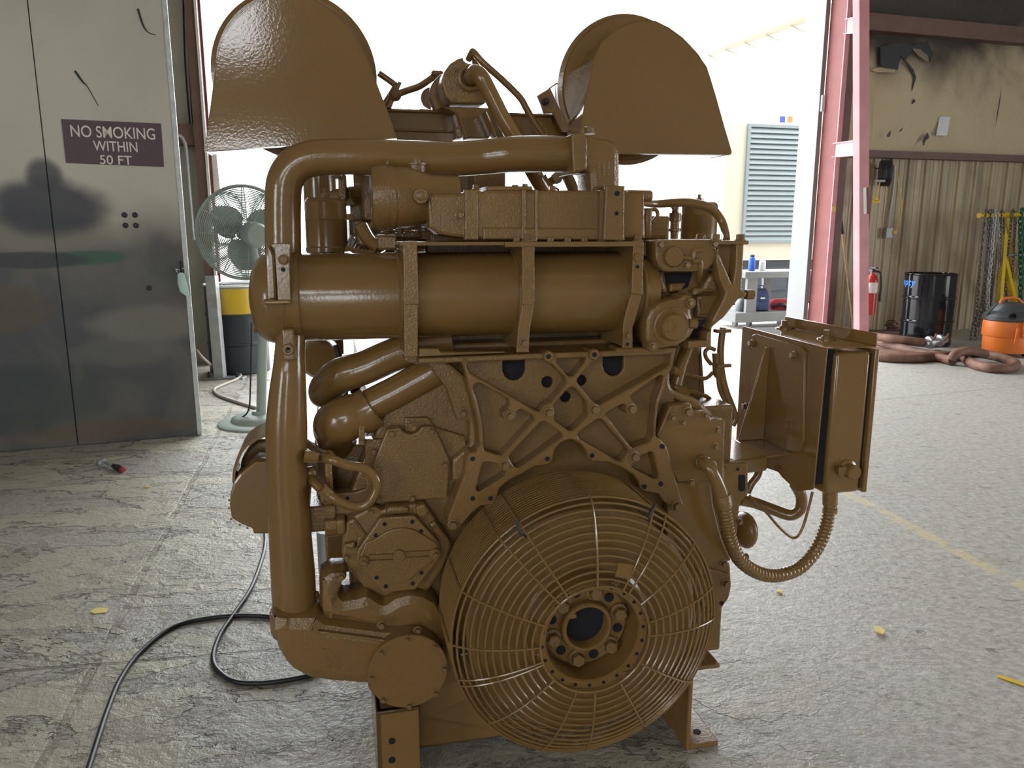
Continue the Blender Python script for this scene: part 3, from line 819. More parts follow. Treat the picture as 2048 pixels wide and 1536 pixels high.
# vibration damper
dr = GR * .88
rr = gi * .955
dm = MB()
dm.lathe(ax(0), (0, 1, 0), [(dr, .02), (dr, -.150), (dr - .012, -.165), (rr + .030, -.165), (rr + .022, -.172), (rr + .012, -.214), (rr + .006, -.221), (rr - .010, -.221), (rr - .013, -.216), (rr - .016, -.150), (.02, -.150)], 72, True, True)
dmp = dm.build('vibration_damper', 'paint', ENG, ang=25)
for kq in range(22):
    t = 2 * math.pi * (kq + .3) / 22
    o = bpy.data.objects.new('bolt_hole', HOLE); link(o, dmp); o.location = gp(t, rr - .002, -.2212); o.scale = (.0042, .0012, .0042)
for kq in range(6):
    t = 2 * math.pi * (kq + .15) / 6
    mb = MB(); c = gp(t, rr + .010, -.222); mb.box(c - Vector((.011, .003, .006)), c + Vector((.011, .003, .006))); nb = mb.build('guard_lug', 'paint', dmp, .001)
    bolt_at(nb, c - Vector((0, .003, 0)), .005)
hb = MB()
hr = rr - .020
HVv = -.160
hb.lathe(ax(0), (0, 1, 0), [(hr, -.14), (hr, HVv + .003), (hr - .003, HVv), (hr * .64, HVv), (hr * .61, HVv - .004), (hr * .59, HVv - .018), (hr * .56, HVv - .021), (hr * .50, HVv - .021), (hr * .47, HVv - .014), (hr * .47, -.12)], 64, False, False)
hub = hb.build('crank_hub', 'paint', ENG, ang=25)
mb = MB(); mb.lathe(ax(0), (0, 1, 0), [(hr * .475, HVv + .008), (hr * .475, HVv + .010)], 48); mb.build('hub_bore', 'hole', hub)
mb = MB(); c = gp(R(140), hr * .49, HVv - .012); mb.box(c - Vector((.012, .010, .006)), c + Vector((.012, .012, .006))); mb.build('hub_key', 'paint', hub, .003)
for kq in range(6):
    t = R(16 + 60 * kq)
    mb = MB(); c = gp(t, hr * .81, HVv); mb.lathe(c, (0, -1, 0), [(.0215, -.004), (.0215, .002), (.0205, .004)], 24); mb.build('bolt_washer', 'cast', hub)
    bolt_at(hub, gp(t, hr * .81, HVv - .003), .0185, name='hub_bolt').scale = (.0168, .024, .0168)
    t = R(-14 + 60 * kq)
    o = bpy.data.objects.new('bolt_hole', HOLE); link(o, hub); o.location = gp(t, hr * .81, HVv - .0008); o.scale = (.0118, .0012, .0118)
mb = MB(); mb.lathe(ax(0), (0, 1, 0), [(GR * .55, .0), (GR * .55, .09)], 40); mb.build('front_seal_carrier', 'cast', ENG)

# ---- left rectangular cover plate and its backing
z5 = lambda pts: Z(440, 680, 3.938, pts)
bp_ = eplate('gear_case_plate', z5([(1140, 790), (1290, 780), (1450, 720), (1455, 615), (1640, 610), (1700, 690), (1930, 760), (1960, 900), (1880, 1150), (1800, 1480), (1480, 1330), (1250, 1370), (990, 1420), (800, 1330), (820, 1210), (1060, 1200), (1150, 1170)]), .072, .11, bevel=.004, rnd=4)
cv = eplate('inspection_cover', z5([(1315, 705), (1420, 690), (1450, 730), (1510, 745), (1560, 725), (1590, 685), (1670, 680), (1700, 705), (1812, 950), (1792, 1245), (1240, 1290), (1205, 985), (1250, 870)]), .050, .074, bevel=.004, rnd=4)
for x, y in ((1350, 735), (1525, 685), (1662, 715), (1245, 1010), (1770, 980), (1250, 1255), (1510, 1243)):
    px, py = z5([(x, y)])[0]; bolt(cv, px, py, .050, 6.5)
px, py = z5([(1210, 875)])[0]; bolt(bp_, px, py, .072, 7)
px, py = z5([(1910, 575)])[0]; bolt(ENG, px, py, .045, 8)
hole(bp_, *z5([(1003, 1247)])[0], .0715, 4)

# ---- left octagonal accessory-drive cover
t7 = lambda pts: Z(660, 960, 5.688, pts)
oc = eplate('accessory_drive_housing', t7([(185, 470), (300, 395), (480, 300), (545, 315), (590, 345), (640, 320), (665, 290), (830, 285), (930, 275), (1080, 262), (1150, 370), (1230, 490), (1375, 700), (1380, 770), (1290, 1000), (1110, 1285), (1050, 1285), (600, 1345), (400, 1250), (190, 990), (135, 860), (160, 640)]), .035, .09, bevel=.008, rnd=4)
occ = eplate('drive_cover', t7([(575, 430), (965, 408), (1250, 715), (1258, 900), (1195, 965), (980, 1250), (600, 1287), (300, 950), (305, 810)]), .012, .037, bevel=.004, rnd=5)
for x, y in ((622, 500), (935, 475), (520, 630), (1035, 582), (530, 1110), (635, 1210), (940, 1178), (1040, 1055)):
    px, py = t7([(x, y)])[0]; hole(occ, px, py, .0115, 4.2)
eplate('raised_panel', t7([(400, 720), (520, 670), (620, 600), (720, 560), (850, 545), (980, 575), (1100, 650), (1230, 730), (1180, 930), (1000, 1050), (920, 1140), (800, 1175), (640, 1165), (600, 1100), (440, 1020), (330, 900)]), .006, .014, bevel=.003, rnd=5, parent=occ)
for x0, x1, y0, y1 in ((440, 715, 895, 880), (860, 1130, 860, 845)):
    eplate('rib', t7([(x0, y0 - 38), (x1, y1 - 38), (x1, y1 - 26), (x0, y0 - 26)]), .000, .008, bevel=.002, parent=occ)
    eplate('rib', t7([(x0, y0 + 26), (x1, y1 + 26), (x1, y1 + 38), (x0, y0 + 38)]), .000, .008, bevel=.002, parent=occ)
for x, y, r in ((785, 870, 13), (385, 930, 11), (1195, 850, 12)):
    px, py = t7([(x, y)])[0]
    mb = MB(); fdisc(mb, px, py, .0, [(r, .012), (r, .001), (r - 1.5, -.001)]); mb.build('boss', 'cast', occ)
bolt(occ, *t7([(1195, 845)])[0], -.001, 6); bolt(occ, *t7([(385, 935)])[0], -.001, 6)
for x, y in ((465, 360), (1060, 315), (185, 870), (1190, 510)):
    bolt(oc, *t7([(x, y)])[0], .035, 5.5)
eplate('cast_rib', t7([(630, 345), (680, 305), (830, 300), (915, 325), (910, 390), (640, 400)]), .020, .045, bevel=.01, rnd=4, parent=oc)
eplate('cast_rib', t7([(190, 480), (280, 430), (430, 630), (330, 780), (290, 760), (310, 640)]), .028, .045, bevel=.008, rnd=4, parent=oc)
eplate('cast_rib', t7([(165, 730), (290, 710), (300, 790), (230, 800), (160, 780)]), .020, .045, bevel=.008, rnd=3, parent=oc)
eplate('cast_rib', t7([(970, 300), (1080, 275), (1145, 370), (1060, 470), (985, 400)]), .022, .045, bevel=.008, rnd=4, parent=oc)
eplate('cast_rib', t7([(1125, 510), (1200, 470), (1310, 620), (1225, 650)]), .022, .045, bevel=.008, rnd=3, parent=oc)
# ---- horizontal heat exchanger tube with straps
z3 = lambda pts: Z(480, 380, 3.938, pts)
z4 = lambda pts: Z(980, 340, 3.657, pts)
HV = .105
ha = E(600, 595, HV); hb_ = E(1276, 583, HV); HZ = ha.z
HR = (E(640, 506, HV).z - E(640, 683, HV).z) / 2 * .985
mb = MB(); mb.lathe((ha.x, HV, HZ), (1, 0, 0), [(HR * .97, -.02), (HR, 0), (HR, hb_.x - ha.x), (HR * .97, hb_.x - ha.x + .02)], 64)
hx = mb.build('heat_exchanger', 'paint', ENG, ang=40)
for px in (797, 1022, 1262):
    x = E(px, 590, HV).x
    mb = MB(); mb.lathe((x, HV, HZ), (1, 0, 0), [(HR + .001, -.006), (HR + .006, -.003), (HR + .006, .004), (HR + .001, .008)], 64, False, False); mb.build('weld_bead', 'paint', hx)
# left end bonnet
mb = MB()
mb.lathe((ha.x, HV, HZ), (-1, 0, 0), [(HR, -.004), (HR * 1.07, 0), (HR * 1.08, .026), (HR * 1.03, .032), (HR * 1.03, .062), (HR * .97, .078), (HR * .85, .092), (HR * .6, .104), (HR * .3, .110), (.002, .112)], 56)
cap = mb.build('end_bonnet', 'paint', ENG, ang=30)
eplate('clamp_plate', z3([(235, 430), (275, 420), (400, 418), (392, 600), (402, 870), (300, 885), (285, 640), (270, 470)]), -.022, -.010, bevel=.002, parent=cap, mat='paint')
bolt(cap, *z3([(345, 548)])[0], -.022, 9); hole(cap, *z3([(340, 626)])[0], -.0226, 4.5)
eplate('clamp_ear', z3([(200, 440), (240, 430), (275, 520), (290, 870), (215, 870), (205, 600)]), -.012, .06, bevel=.006, parent=cap, mat='paint')
eplate('clamp_ear', z3([(185, 868), (400, 862), (400, 900), (300, 905), (190, 905)]), -.026, .02, bevel=.004, parent=cap, mat='paint')
eplate('clamp_ear', z3([(330, 1100), (420, 1095), (442, 1340), (345, 1348)]), -.016, .03, bevel=.004, parent=cap, mat='paint', rnd=3)
mb = MB(); fdisc(mb, *z3([(380, 1250)])[0], -.016, [(12.5, -.012), (12.5, -.03), (10, -.034), (6, -.034), (5, -.028)]); pg = mb.build('square_plug', 'paint', cap)
hole(cap, *z3([(380, 1250)])[0], -.030, 4)
mb = MB(); c = E(519, 655, .10); mb.lathe(c, (-1, 0, 0), [(.013, -.02), (.013, .012)], 6); mb.build('drain_plug', 'paint', cap)
# straps
def strap(polys, side_px, v0=-.022):
    m = None
    for k, P in enumerate(polys):
        o = eplate('strap' if k == 0 else 'strap_foot', P, v0 + .004 * k, v0 + .004 * k + .010, mat='cast', bevel=.002, parent=ENG if k == 0 else m)
        if k == 0: m = o
    (x0, y0), (x1, y1) = side_px
    a = E(x0, y0, v0 + .012); b = E(x1, y1, v0 + .012)
    mb = MB(); mb.prism([(a.x, v0 + .010, a.z), (a.x + .006, v0 + .010, a.z), (b.x + .006, v0 + .010, b.z), (b.x, v0 + .010, b.z)],
                        [(a.x, .16, a.z), (a.x + .006, .16, a.z), (b.x + .006, .16, b.z), (b.x, .16, b.z)])
    mb.build('strap_web', 'cast', m)
    return m
s1 = strap([z3([(1285, 405), (1395, 402), (1408, 900), (1292, 905)]), z3([(1290, 900), (1402, 900), (1400, 1312), (1296, 1318)])], ((806, 484), (809, 712)))
s2 = strap([z4([(235, 540), (328, 540), (325, 990), (237, 985)]), z4([(237, 980), (325, 985), (292, 1170), (285, 1335), (195, 1335), (205, 1160)])], ((1044, 487), (1036, 700)))
bolt(s2, *z4([(248, 1265)])[0], -.018, 8); hole(s2, *z4([(254, 1265)])[0], -.0265, 3)
s3 = strap([z4([(1048, 540), (1127, 540), (1115, 912), (1035, 906)]), z4([(1035, 905), (1112, 910), (1075, 1060), (1045, 1150), (1045, 1305), (970, 1302), (975, 1120), (1005, 1000)])], ((1268, 487), (1248, 694)))
hole(s3, *z4([(1078, 708)])[0], -.0226, 3.4); hole(s3, *z4([(1005, 1275)])[0], -.0186, 3.4); bolt(s3, *z4([(1005, 1210)])[0], -.018, 7)
mb = MB(); fdisc(mb, *z4([(1075, 640)])[0], -.022, [(8, -.02), (7, -.027)]); mb.build('strap_boss', 'cast', s3)
# shelf plate above the tube and tray below
a = E(800, 486, -.022); b = E(1010, 486, -.022); c = E(1287, 486, -.022)
mb = MB(); mb.box((a.x, -.02, a.z - .006), (b.x, .30, a.z + .002)); sh = mb.build('shelf_plate', 'paint', ENG, .0015)
mb = MB(); mb.box((b.x, -.024, c.z - .008), (c.x, .30, c.z + .004)); sh2 = mb.build('shelf_plate', 'paint', ENG, .0015)
for px, py in ((1053, 484), (1275, 483)):
    p = E(px, py, -.005); p.z = c.z + .004; bolt_at(sh2, p, .011, (0, 0, 1))
a = E(835, 715, .02); b = E(1335, 700, .02)
mb = MB(); mb.box((a.x, .0, b.z - .008), (b.x, .26, b.z + .006)); mb.build('lower_tray', 'cast', ENG, .004)
eplate('tray_lip', [(838, 697), (876, 697), (882, 705), (1010, 703), (1015, 706), (880, 712), (838, 714)], -.012, .03, parent=ENG, bevel=.003)
# dark core behind the tube: front of the valley
ebox('valley_cover', 850, 430, 1330, 700, .20, .60)

# ---- thermostat housing over the tube
th = eplate('thermostat_housing', [(855, 388), (930, 386), (932, 382), (958, 380), (966, 384), (972, 380), (1060, 381), (1150, 380), (1210, 382), (1290, 386), (1292, 478), (955, 479), (930, 477), (880, 470), (858, 455)], .0, .15, bevel=.008, rnd=3)
for x0, x1 in ((930, 957), (1044, 1052), (1070, 1076)):
    eplate('flange_rib', [(x0, 379), (x1, 379), (x1, 480), (x0, 480)], -.008, .02, bevel=.003, parent=th)
eplate('flange_rib', [(966, 455), (1210, 457), (1210, 480), (966, 479)], -.006, .02, bevel=.004, parent=th)
for k in range(7):
    eplate('flange_tooth', [(1028 + k * 34, 474), (1040 + k * 34, 474), (1040 + k * 34, 484), (1028 + k * 34, 484)], -.012, .01, bevel=.002, parent=th)
tc_ = E(752, 392, .075); tr = (E(770, 326, .075).z - E(770, 457, .075).z) / 2
L = lambda px: E(px, 392, .075).x - tc_.x
mb = MB(); mb.lathe((tc_.x, .075, tc_.z - .003), (1, 0, 0), [(tr * .80, -.012), (tr * .93, -.010), (tr * .97, -.003), (tr, .006), (tr, L(772)), (tr * .975, L(774)), (tr * .98, L(788)), (tr * .95, L(790)), (tr * .95, L(812)), (tr * .86, L(835)), (tr * .74, L(860)), (tr * .70, L(895)), (tr * .70, L(915))], 48)
tb = mb.build('thermostat_bell', 'cast', ENG, ang=30)
px, py = Z(480, 200, 3.938, [(1425, 755)])[0]
mb = MB(); fdisc(mb, px, py, -.01, [(16, .02), (16, -.006), (14.5, -.009), (9, -.009), (9, -.018), (6, -.020)]); mb.build('plug_boss', 'cast', tb)
px, py = Z(480, 200, 3.938, [(1725, 905)])[0]
mb = MB(); fdisc(mb, px, py, 0, [(9.5, .01), (9.5, -.006), (6, -.008), (5, -.014)]); mb.build('plug_boss', 'cast', th)
mb = MB(); c = E(833, 345, .09); mb.lathe(c + Vector((0, 0, -.05)), (0, 0, 1), [(.022, 0), (.022, .065), (.025, .066), (.025, .07), (.012, .071), (.012, .08)], 20); mb.build('filler_plug', 'cast', tb)
mb = MB(); c = E(774, 326, .07); mb.torus(c, (1, 0, 0), .007, .003, 16, 6); mb.build('lifting_eye', 'paint', tb)
# lug plate
lg = eplate('lug_plate', [(1212, 371), (1250, 372), (1248, 481), (1207, 480)], -.032, -.016, bevel=.003)
hole(lg, 1234, 387, -.0326, 5); hole(lg, 1233, 427, -.0326, 4)
a = E(1200, 380, -.016); b = E(1212, 480, -.016)
mb = MB(); mb.box((a.x, -.018, b.z), (b.x, .06, a.z)); mb.build('lug_web', 'cast', lg)
mb = MB(); mb.box((E(1250, 480, -.02).x - .012, -.02, b.z), (E(1250, 480, -.02).x, .06, a.z)); mb.build('lug_web', 'cast', lg)
c0 = E(1276, 392, .05); c1 = E(1302, 392, .05)
mb = MB(); mb.lathe(c0, (1, 0, 0), [(.014, -.03), (.014, .03), (.012, (c1 - c0).length)], 20); mb.build('sensor_boss', 'cast', th)
for px, py in ((952, 377), (1030, 377), (1050, 375), (1105, 379)):
    p = E(px, py + 3, .03); bolt_at(th, p, .008, (0, 0, 1))
eplate('cover_step', [(975, 372), (1064, 372), (1067, 381), (975, 382)], .01, .12, parent=th, bevel=.003)

# ---- big coolant pipes
PR = esz(567, 430, .11, 36.5)
pv = .11
etube('coolant_crossover_pipe', [(567, 600, .105), (567, 540, .105), (566, 470, pv), (566, 400, pv), (570, 362, pv), (588, 333, pv), (620, 318, pv), (670, 314, pv), (740, 314, pv), (840, 317, pv + .01), (900, 318, pv + .01), (960, 315, pv + .01), (1020, 309, pv), (1090, 308, pv), (1165, 309, pv)], [PR] * 12 + [PR * 1.04, PR * 1.06, PR * 1.06], 'paint', n=32)
c = E(1160, 309, pv)
mb = MB(); mb.lathe(c, (1, 0, 0), [(PR * 1.06, -.024), (PR * 1.14, -.022), (PR * 1.14, -.006), (PR * 1.1, -.004), (PR * 1.1, .012)], 36); cl = mb.build('pipe_seal_ring', 'cast', ENG)
el = eplate('water_elbow', [(1146, 272), (1165, 266), (1195, 275), (1218, 277), (1235, 286), (1243, 305), (1243, 388), (1180, 388), (1178, 345), (1146, 345)], .055, .165, bevel=.018, rnd=6)
eplate('elbow_flange', [(1143, 268), (1168, 265), (1176, 280), (1175, 340), (1146, 348)], .045, .17, bevel=.005, parent=el, rnd=3)
p = E(1178, 268, .09); bolt_at(el, p, .012, (0, 0, 1))
for k in range(3):
    eplate('cast_mark', [(1197 + k * 9, 322), (1201 + k * 9, 322), (1201 + k * 9, 352), (1197 + k * 9, 352)], .0535, .06, parent=el, bevel=.001)
# lower down pipe with reducer
LV = .04
LR = [esz(580, 900, LV, x) for x in (29, 30, 33, 38, 41.5, 41.5, 42, 44, 46, 46)]
etube('suction_pipe', [(582, 660, .06), (580, 700, .05), (578, 745, LV), (575, 800, LV), (573, 860, LV), (573, 930, LV), (576, 1000, LV), (581, 1080, LV), (586, 1150, LV), (589, 1215, LV)], LR, 'paint', n=36)
c = E(589, 1215, LV); r = esz(589, 1215, LV, 48)
mb = MB(); mb.lathe(c + Vector((0, 0, -.05)), (0, 0, 1), [(r * 1.01, -.01), (r * 1.04, .0), (r * 1.04, .042), (r * 1.0, .048), (r * .94, .048)], 40); col = mb.build('pump_inlet_collar', 'cast', ENG)
bolt_at(col, E(630, 1192, LV), .009, (.3, -.5, .8))
# water pump casting
wp = eplate('water_pump_elbow', [(541, 1232), (637, 1232), (648, 1246), (770, 1262), (830, 1262), (880, 1300), (897, 1345), (885, 1392), (845, 1420), (790, 1418), (740, 1378), (660, 1372), (612, 1364), (578, 1345), (556, 1312), (547, 1275)], -.035, .10, bevel=.035, rnd=8)
for k in range(4):
    for j in range(3):
        if (k * 3 + j) % 4 == 2: continue
        x = 645 + k * 10; y = 1298 + j * 15 + (k % 2) * 4
        eplate('cast_mark', [(x, y), (x + 6, y), (x + 6, y + 7), (x, y + 7)], -.0365, -.03, parent=wp, bevel=.001)
eplate('cast_rib', [(636, 1262), (770, 1280), (768, 1286), (636, 1268)], -.041, -.03, parent=wp, bevel=.003)
pc = MB(); fdisc(pc, 817, 1343, -.06, [(78, .06), (78, -.052), (79.5, -.054), (79.5, -.060), (78, -.062)]); pcv = pc.build('pump_cover', 'cast', ENG)
for x, y in ((1222, 975), (1400, 1020), (1052, 1062), (988, 1225), (1065, 1370), (1235, 1408), (1405, 1325), (1462, 1165)):
    px, py = Z(440, 980, 3.267, [(x, y)])[0]; bolt(pcv, px, py, -.062, 5.2)
vo = eplate('pump_volute', [(638, 1158), (660, 1143), (692, 1142), (694, 1165), (678, 1178), (685, 1200), (715, 1196), (735, 1188), (752, 1200), (768, 1210), (790, 1195), (820, 1187), (850, 1192), (876, 1208), (892, 1240), (905, 1290), (898, 1330), (830, 1275), (760, 1268), (700, 1255), (640, 1246)], -.005, .10, bevel=.028, rnd=6)
px, py = Z(440, 980, 3.267, [(790, 565)])[0]; bolt(vo, px, py, .0, 7)
px, py = Z(440, 980, 3.267, [(1055, 880)])[0]; bolt(vo, px, py, -.03, 7)
px, py = Z(440, 980, 3.267, [(1290, 915)])[0]; bolt(vo, px, py, -.04, 7)
eplate('pump_back_plate', [(735, 1375), (800, 1200), (900, 1230), (940, 1400), (860, 1440), (770, 1435)], .03, .12, bevel=.01, rnd=6)

# ---- charge-air tubes, left side
r1 = esz(700, 740, .12, 35)
etube('upper_charge_tube', [(640, 795, .20), (650, 778, .17), (680, 752, .14), (730, 735, .13), (790, 708, .13), (850, 690, .13), (900, 680, .13)], [r1 * .65, r1 * .95, r1 * 1.05, r1, r1, r1, r1], 'paint', n=28)
t4 = lambda pts: Z(600, 660, 5.12, pts)
r2 = esz(760, 800, .10, 33)
ct = etube('lower_charge_tube', [(715, 830, .10), (745, 808, .10), (790, 785, .10), (830, 763, .10), (875, 738, .10), (900, 725, .11)], r2, 'paint', n=28)
etube('charge_elbow', [(690, 905, .22), (672, 875, .17), (672, 850, .12), (690, 838, .10), (722, 824, .10)], [r2 * 1.0, r2 * 1.2, r2 * 1.38, r2 * 1.42, r2 * 1.25], 'paint', n=28)
a = E(716, 832, .10); b = E(744, 814, .10)
mb = MB(); mb.lathe(a, b - a, [(r2 * 1.30, -.002), (r2 * 1.33, .001), (r2 * 1.33, (b - a).length), (r2 * 1.2, (b - a).length + .003)], 36); cs = mb.build('tube_coupling', 'paint', ct)
eplate('support_tab', t4([(600, 880), (660, 870), (665, 1180), (600, 1185)]), .05, .065, parent=ct, bevel=.002)
bolt(ct, *t4([(630, 1140)])[0], .05, 5)
# lower-left accessory castings between pipe and covers
ebox('oil_cooler_body', 628, 895, 735, 1010, .16, .9)
ebox('accessory_mount', 648, 925, 668, 1010, .05, .16)
ebox('pump_drive_flange', 615, 1015, 674, 1062, .06, .30)
mb = MB(); c = E(666, 1052, .05); mb.lathe(c, (1, 0, 0), [(.012, -.02), (.02, -.018), (.02, .008)], 6); mb.build('drive_nut', 'cast', ENG)
ebox('drive_lug', 672, 1040, 692, 1070, .03, .10)
ebox('oil_filter_body', 650, 1070, 700, 1145, .25, .55)
mb = MB(); c = E(655, 1060, .32); mb.cyl(c, c + Vector((0, 0, -.12)), .03); mb.build('drain_tube', 'steel', ENG)
# belt guard, far left
t5 = lambda pts: Z(440, 840, 5.906, pts)
bg = eplate('belt_guard', t5([(230, 640), (330, 560), (420, 490), (700, 490), (700, 1345), (400, 1352), (380, 1288), (250, 1235), (135, 1165), (112, 1020), (120, 880), (160, 735)]), .20, .29, mat='paint', bevel=.006, rnd=3)
pts = [(145, 740), (150, 620), (172, 520), (222, 390), (300, 290), (420, 212), (560, 170), (700, 165)]
mb = MB()
P = smooth_path([E(px, py, .22) for px, py in t5(pts)], 5)
for i in range(len(P) - 1):
    a, b = P[i], P[i + 1]
    mb.hexa([a, b, b + Vector((0, .14, 0)), a + Vector((0, .14, 0))] + [q + Vector((.006, 0, -.005)) for q in (a, b, b + Vector((0, .14, 0)), a + Vector((0, .14, 0)))])
mb.build('guard_band', 'paint', bg)
eplate('pulley', t5([(230, 640), (250, 480), (330, 350), (440, 250), (600, 230), (600, 520), (420, 490)]), .30, .36, mat='paint', bevel=.006, rnd=3, parent=bg)
for x, y in ((115, 945), (113, 1035), (140, 1165), (240, 1235), (330, 1272)):
    px, py = t5([(x, y)])[0]; bolt(bg, px, py, .24, 2.2, (-1, 0, -.5))
# hoses on the left
hr_ = esz(700, 900, .0, 10)
etube('oil_hose', [(*z5([p])[0], v) for p, v in (((660, 915), .08), ((760, 925), .04), ((880, 940), .0), ((1000, 990), -.0), ((1130, 1010), .0), ((1215, 1080), .0), ((1235, 1160), .0), ((1190, 1260), .0), ((1100, 1312), .0), ((980, 1290), .0), ((880, 1235), .0), ((800, 1175), .02), ((730, 1110), .04), ((700, 1060), .06))], hr_, 'paint', n=14)
for p, q in (((820, 1185), (860, 1220)), ((690, 915), (740, 922))):
    a = E(*z5([p])[0], .005); b = E(*z5([q])[0], .005)
    mb = MB(); mb.lathe(a, b - a, [(.013, -.008), (.0155, -.006), (.0155, (b - a).length), (.013, (b - a).length + .01)], 6); mb.build('hose_fitting', 'cast', ENG)
etube('fuel_line', [(*z5([p])[0], v) for p, v in (((640, 780), .15), ((740, 850), .10), ((810, 890), .06), ((860, 900), .03), ((890, 940), .02))], hr_ * .9, 'paint', n=12)
mb = MB(); c = E(621, 946, .06); mb.sphere(c, .016); mb.build('banjo_fitting', 'cast', ENG)
ebox('relief_valve', 640, 990, 652, 1008, .02, .06)
# ---- right water pump and thermostat cover
t3 = lambda pts: Z(1260, 380, 4.8, pts)
rh = eplate('right_pump_housing', t3([(140, 500), (240, 478), (840, 478), (1090, 505), (1075, 960), (900, 1200), (790, 1330), (780, 1480), (150, 1530), (135, 1000), (210, 960), (130, 640)]), .05, .20, bevel=.008, rnd=4)
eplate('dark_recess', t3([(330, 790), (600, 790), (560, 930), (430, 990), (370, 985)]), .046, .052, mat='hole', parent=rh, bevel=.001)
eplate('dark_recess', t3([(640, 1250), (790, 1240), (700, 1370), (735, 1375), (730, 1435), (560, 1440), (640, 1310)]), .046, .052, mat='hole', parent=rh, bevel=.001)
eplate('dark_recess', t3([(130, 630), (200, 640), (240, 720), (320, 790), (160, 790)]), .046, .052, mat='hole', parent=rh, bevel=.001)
eplate('cast_pad', t3([(165, 810), (310, 800), (375, 990), (200, 1000)]), .02, .06, parent=rh, bevel=.010, rnd=4)
eplate('cast_pad', t3([(385, 900), (545, 890), (500, 970), (385, 985)]), .03, .06, parent=rh, bevel=.006, rnd=3)
eplate('cast_pad', t3([(590, 985), (700, 930), (760, 820), (850, 770), (840, 985)]), .02, .06, parent=rh, bevel=.010, rnd=4)
eplate('cast_pad', t3([(640, 1010), (860, 1000), (890, 1060), (800, 1240), (640, 1230)]), .03, .06, parent=rh, bevel=.012, rnd=4)
uc = eplate('regulator_cover', t3([(242, 492), (255, 478), (825, 474), (838, 490), (830, 640), (800, 715), (735, 770), (660, 786), (340, 786), (280, 740), (245, 660)]), -.010, .055, bevel=.006, rnd=4)
mb = MB(); fdisc(mb, *t3([(410, 640)])[0], -.01, [(20.5, 0), (19.5, -.016), (17.5, -.020)]); mb.build('cover_boss', 'cast', uc)
for x, y in ((288, 525), (805, 520), (540, 722)): bolt(uc, *t3([(x, y)])[0], -.011, 6)
mb = MB(); mb.tube([E(*t3([p])[0], -.012) for p in ((470, 650), (560, 655), (600, 650), (605, 600), (630, 580), (700, 575))], .006, 10); mb.build('cast_rib', 'cast', uc)
mb = MB(); mb.tube([E(*t3([p])[0], v) for p, v in (((600, 690), -.010), ((660, 680), -.014), ((680, 700), -.014), ((672, 790), -.008), ((655, 870), .02))], .007, 10); mb.build('cast_rib', 'cast', uc)
wp2 = eplate('sea_water_pump', t3([(150, 1330), (155, 1240), (200, 1150), (290, 1080), (400, 1045), (480, 1035), (520, 1000), (580, 1000), (620, 1050), (615, 1110), (590, 1160), (600, 1220), (640, 1260), (630, 1320), (590, 1400), (540, 1450), (440, 1500), (260, 1535), (190, 1510), (150, 1440)]), -.028, .055, bevel=.010, rnd=4)
mb = MB(); fdisc(mb, *t3([(395, 1310)])[0], -.028, [(36.5, .0), (36, -.032), (33, -.034), (26.5, -.032), (25.5, -.036), (24.5, -.046), (22.5, -.049)]); mb.build('pump_face', 'cast', wp2)
for a_ in range(7):
    c = E(*t3([(395, 1310)])[0], -.05); t = a_ * .9
    mb = MB(); mb.box(c + Vector((.016 * math.cos(t) - .005, -.0015, .014 * math.sin(t) - .003)), c + Vector((.016 * math.cos(t) + .005, .003, .014 * math.sin(t) + .003))); mb.build('cast_mark', 'cast', wp2)
for x, y in ((575, 1085), (215, 1500)):
    mb = MB(); fdisc(mb, *t3([(x, y)])[0], -.03, [(10.5, 0), (10.5, -.034), (9.5, -.037)]); mb.build('boss', 'cast', wp2); bolt(wp2, *t3([(x, y)])[0], -.037, 5.5)
c = E(*t3([(560, 1280)])[0], -.03); d = E(*t3([(635, 1285)])[0], -.03)
mb = MB(); mb.cyl(c, d, .012, 16); mb.build('pump_nozzle', 'cast', wp2)
eplate('pump_base', t3([(560, 1450), (735, 1440), (740, 1370), (790, 1340), (785, 1510), (560, 1525)]), -.01, .05, bevel=.005, parent=wp2)
# right frame bracket
fb = eplate('corner_bracket', t3([(1020, 515), (1100, 512), (1078, 955), (1125, 985), (1112, 1030), (1045, 1050), (905, 1225), (760, 1345), (800, 1230), (900, 1040), (915, 985), (860, 860), (828, 700), (832, 560), (870, 640), (985, 905), (1010, 760)]), -.018, .02, bevel=.005, rnd=3)
eplate('bracket_back', t3([(832, 515), (1030, 515), (1020, 700), (985, 905), (850, 640)]), .012, .022, bevel=.002, parent=fb)
mb = MB(); p = E(*t3([(1110, 1005)])[0], .0); mb.cyl(p, p + Vector((.02, 0, 0)), .012, 16); mb.build('bracket_pin', 'cast', fb)
a = E(*t3([(832, 500)])[0], -.02); b = E(*t3([(1142, 500)])[0], -.02)
mb = MB(); mb.box((a.x, -.02, a.z - .006), (b.x, .12, a.z + .003)); tp = mb.build('top_plate', 'paint', fb, .0015)
for x in (1058, 820):
    p = E(*t3([(x, 486)])[0], .0); bolt_at(tp, p, .011, (0, 0, 1))
mb = MB(); mb.tube([E(*t3([p])[0], .02) for p in ((640, 470), (645, 428), (715, 430), (718, 470))], .0025, 8, smooth=False); mb.build('wire_clip', 'paint', rh)

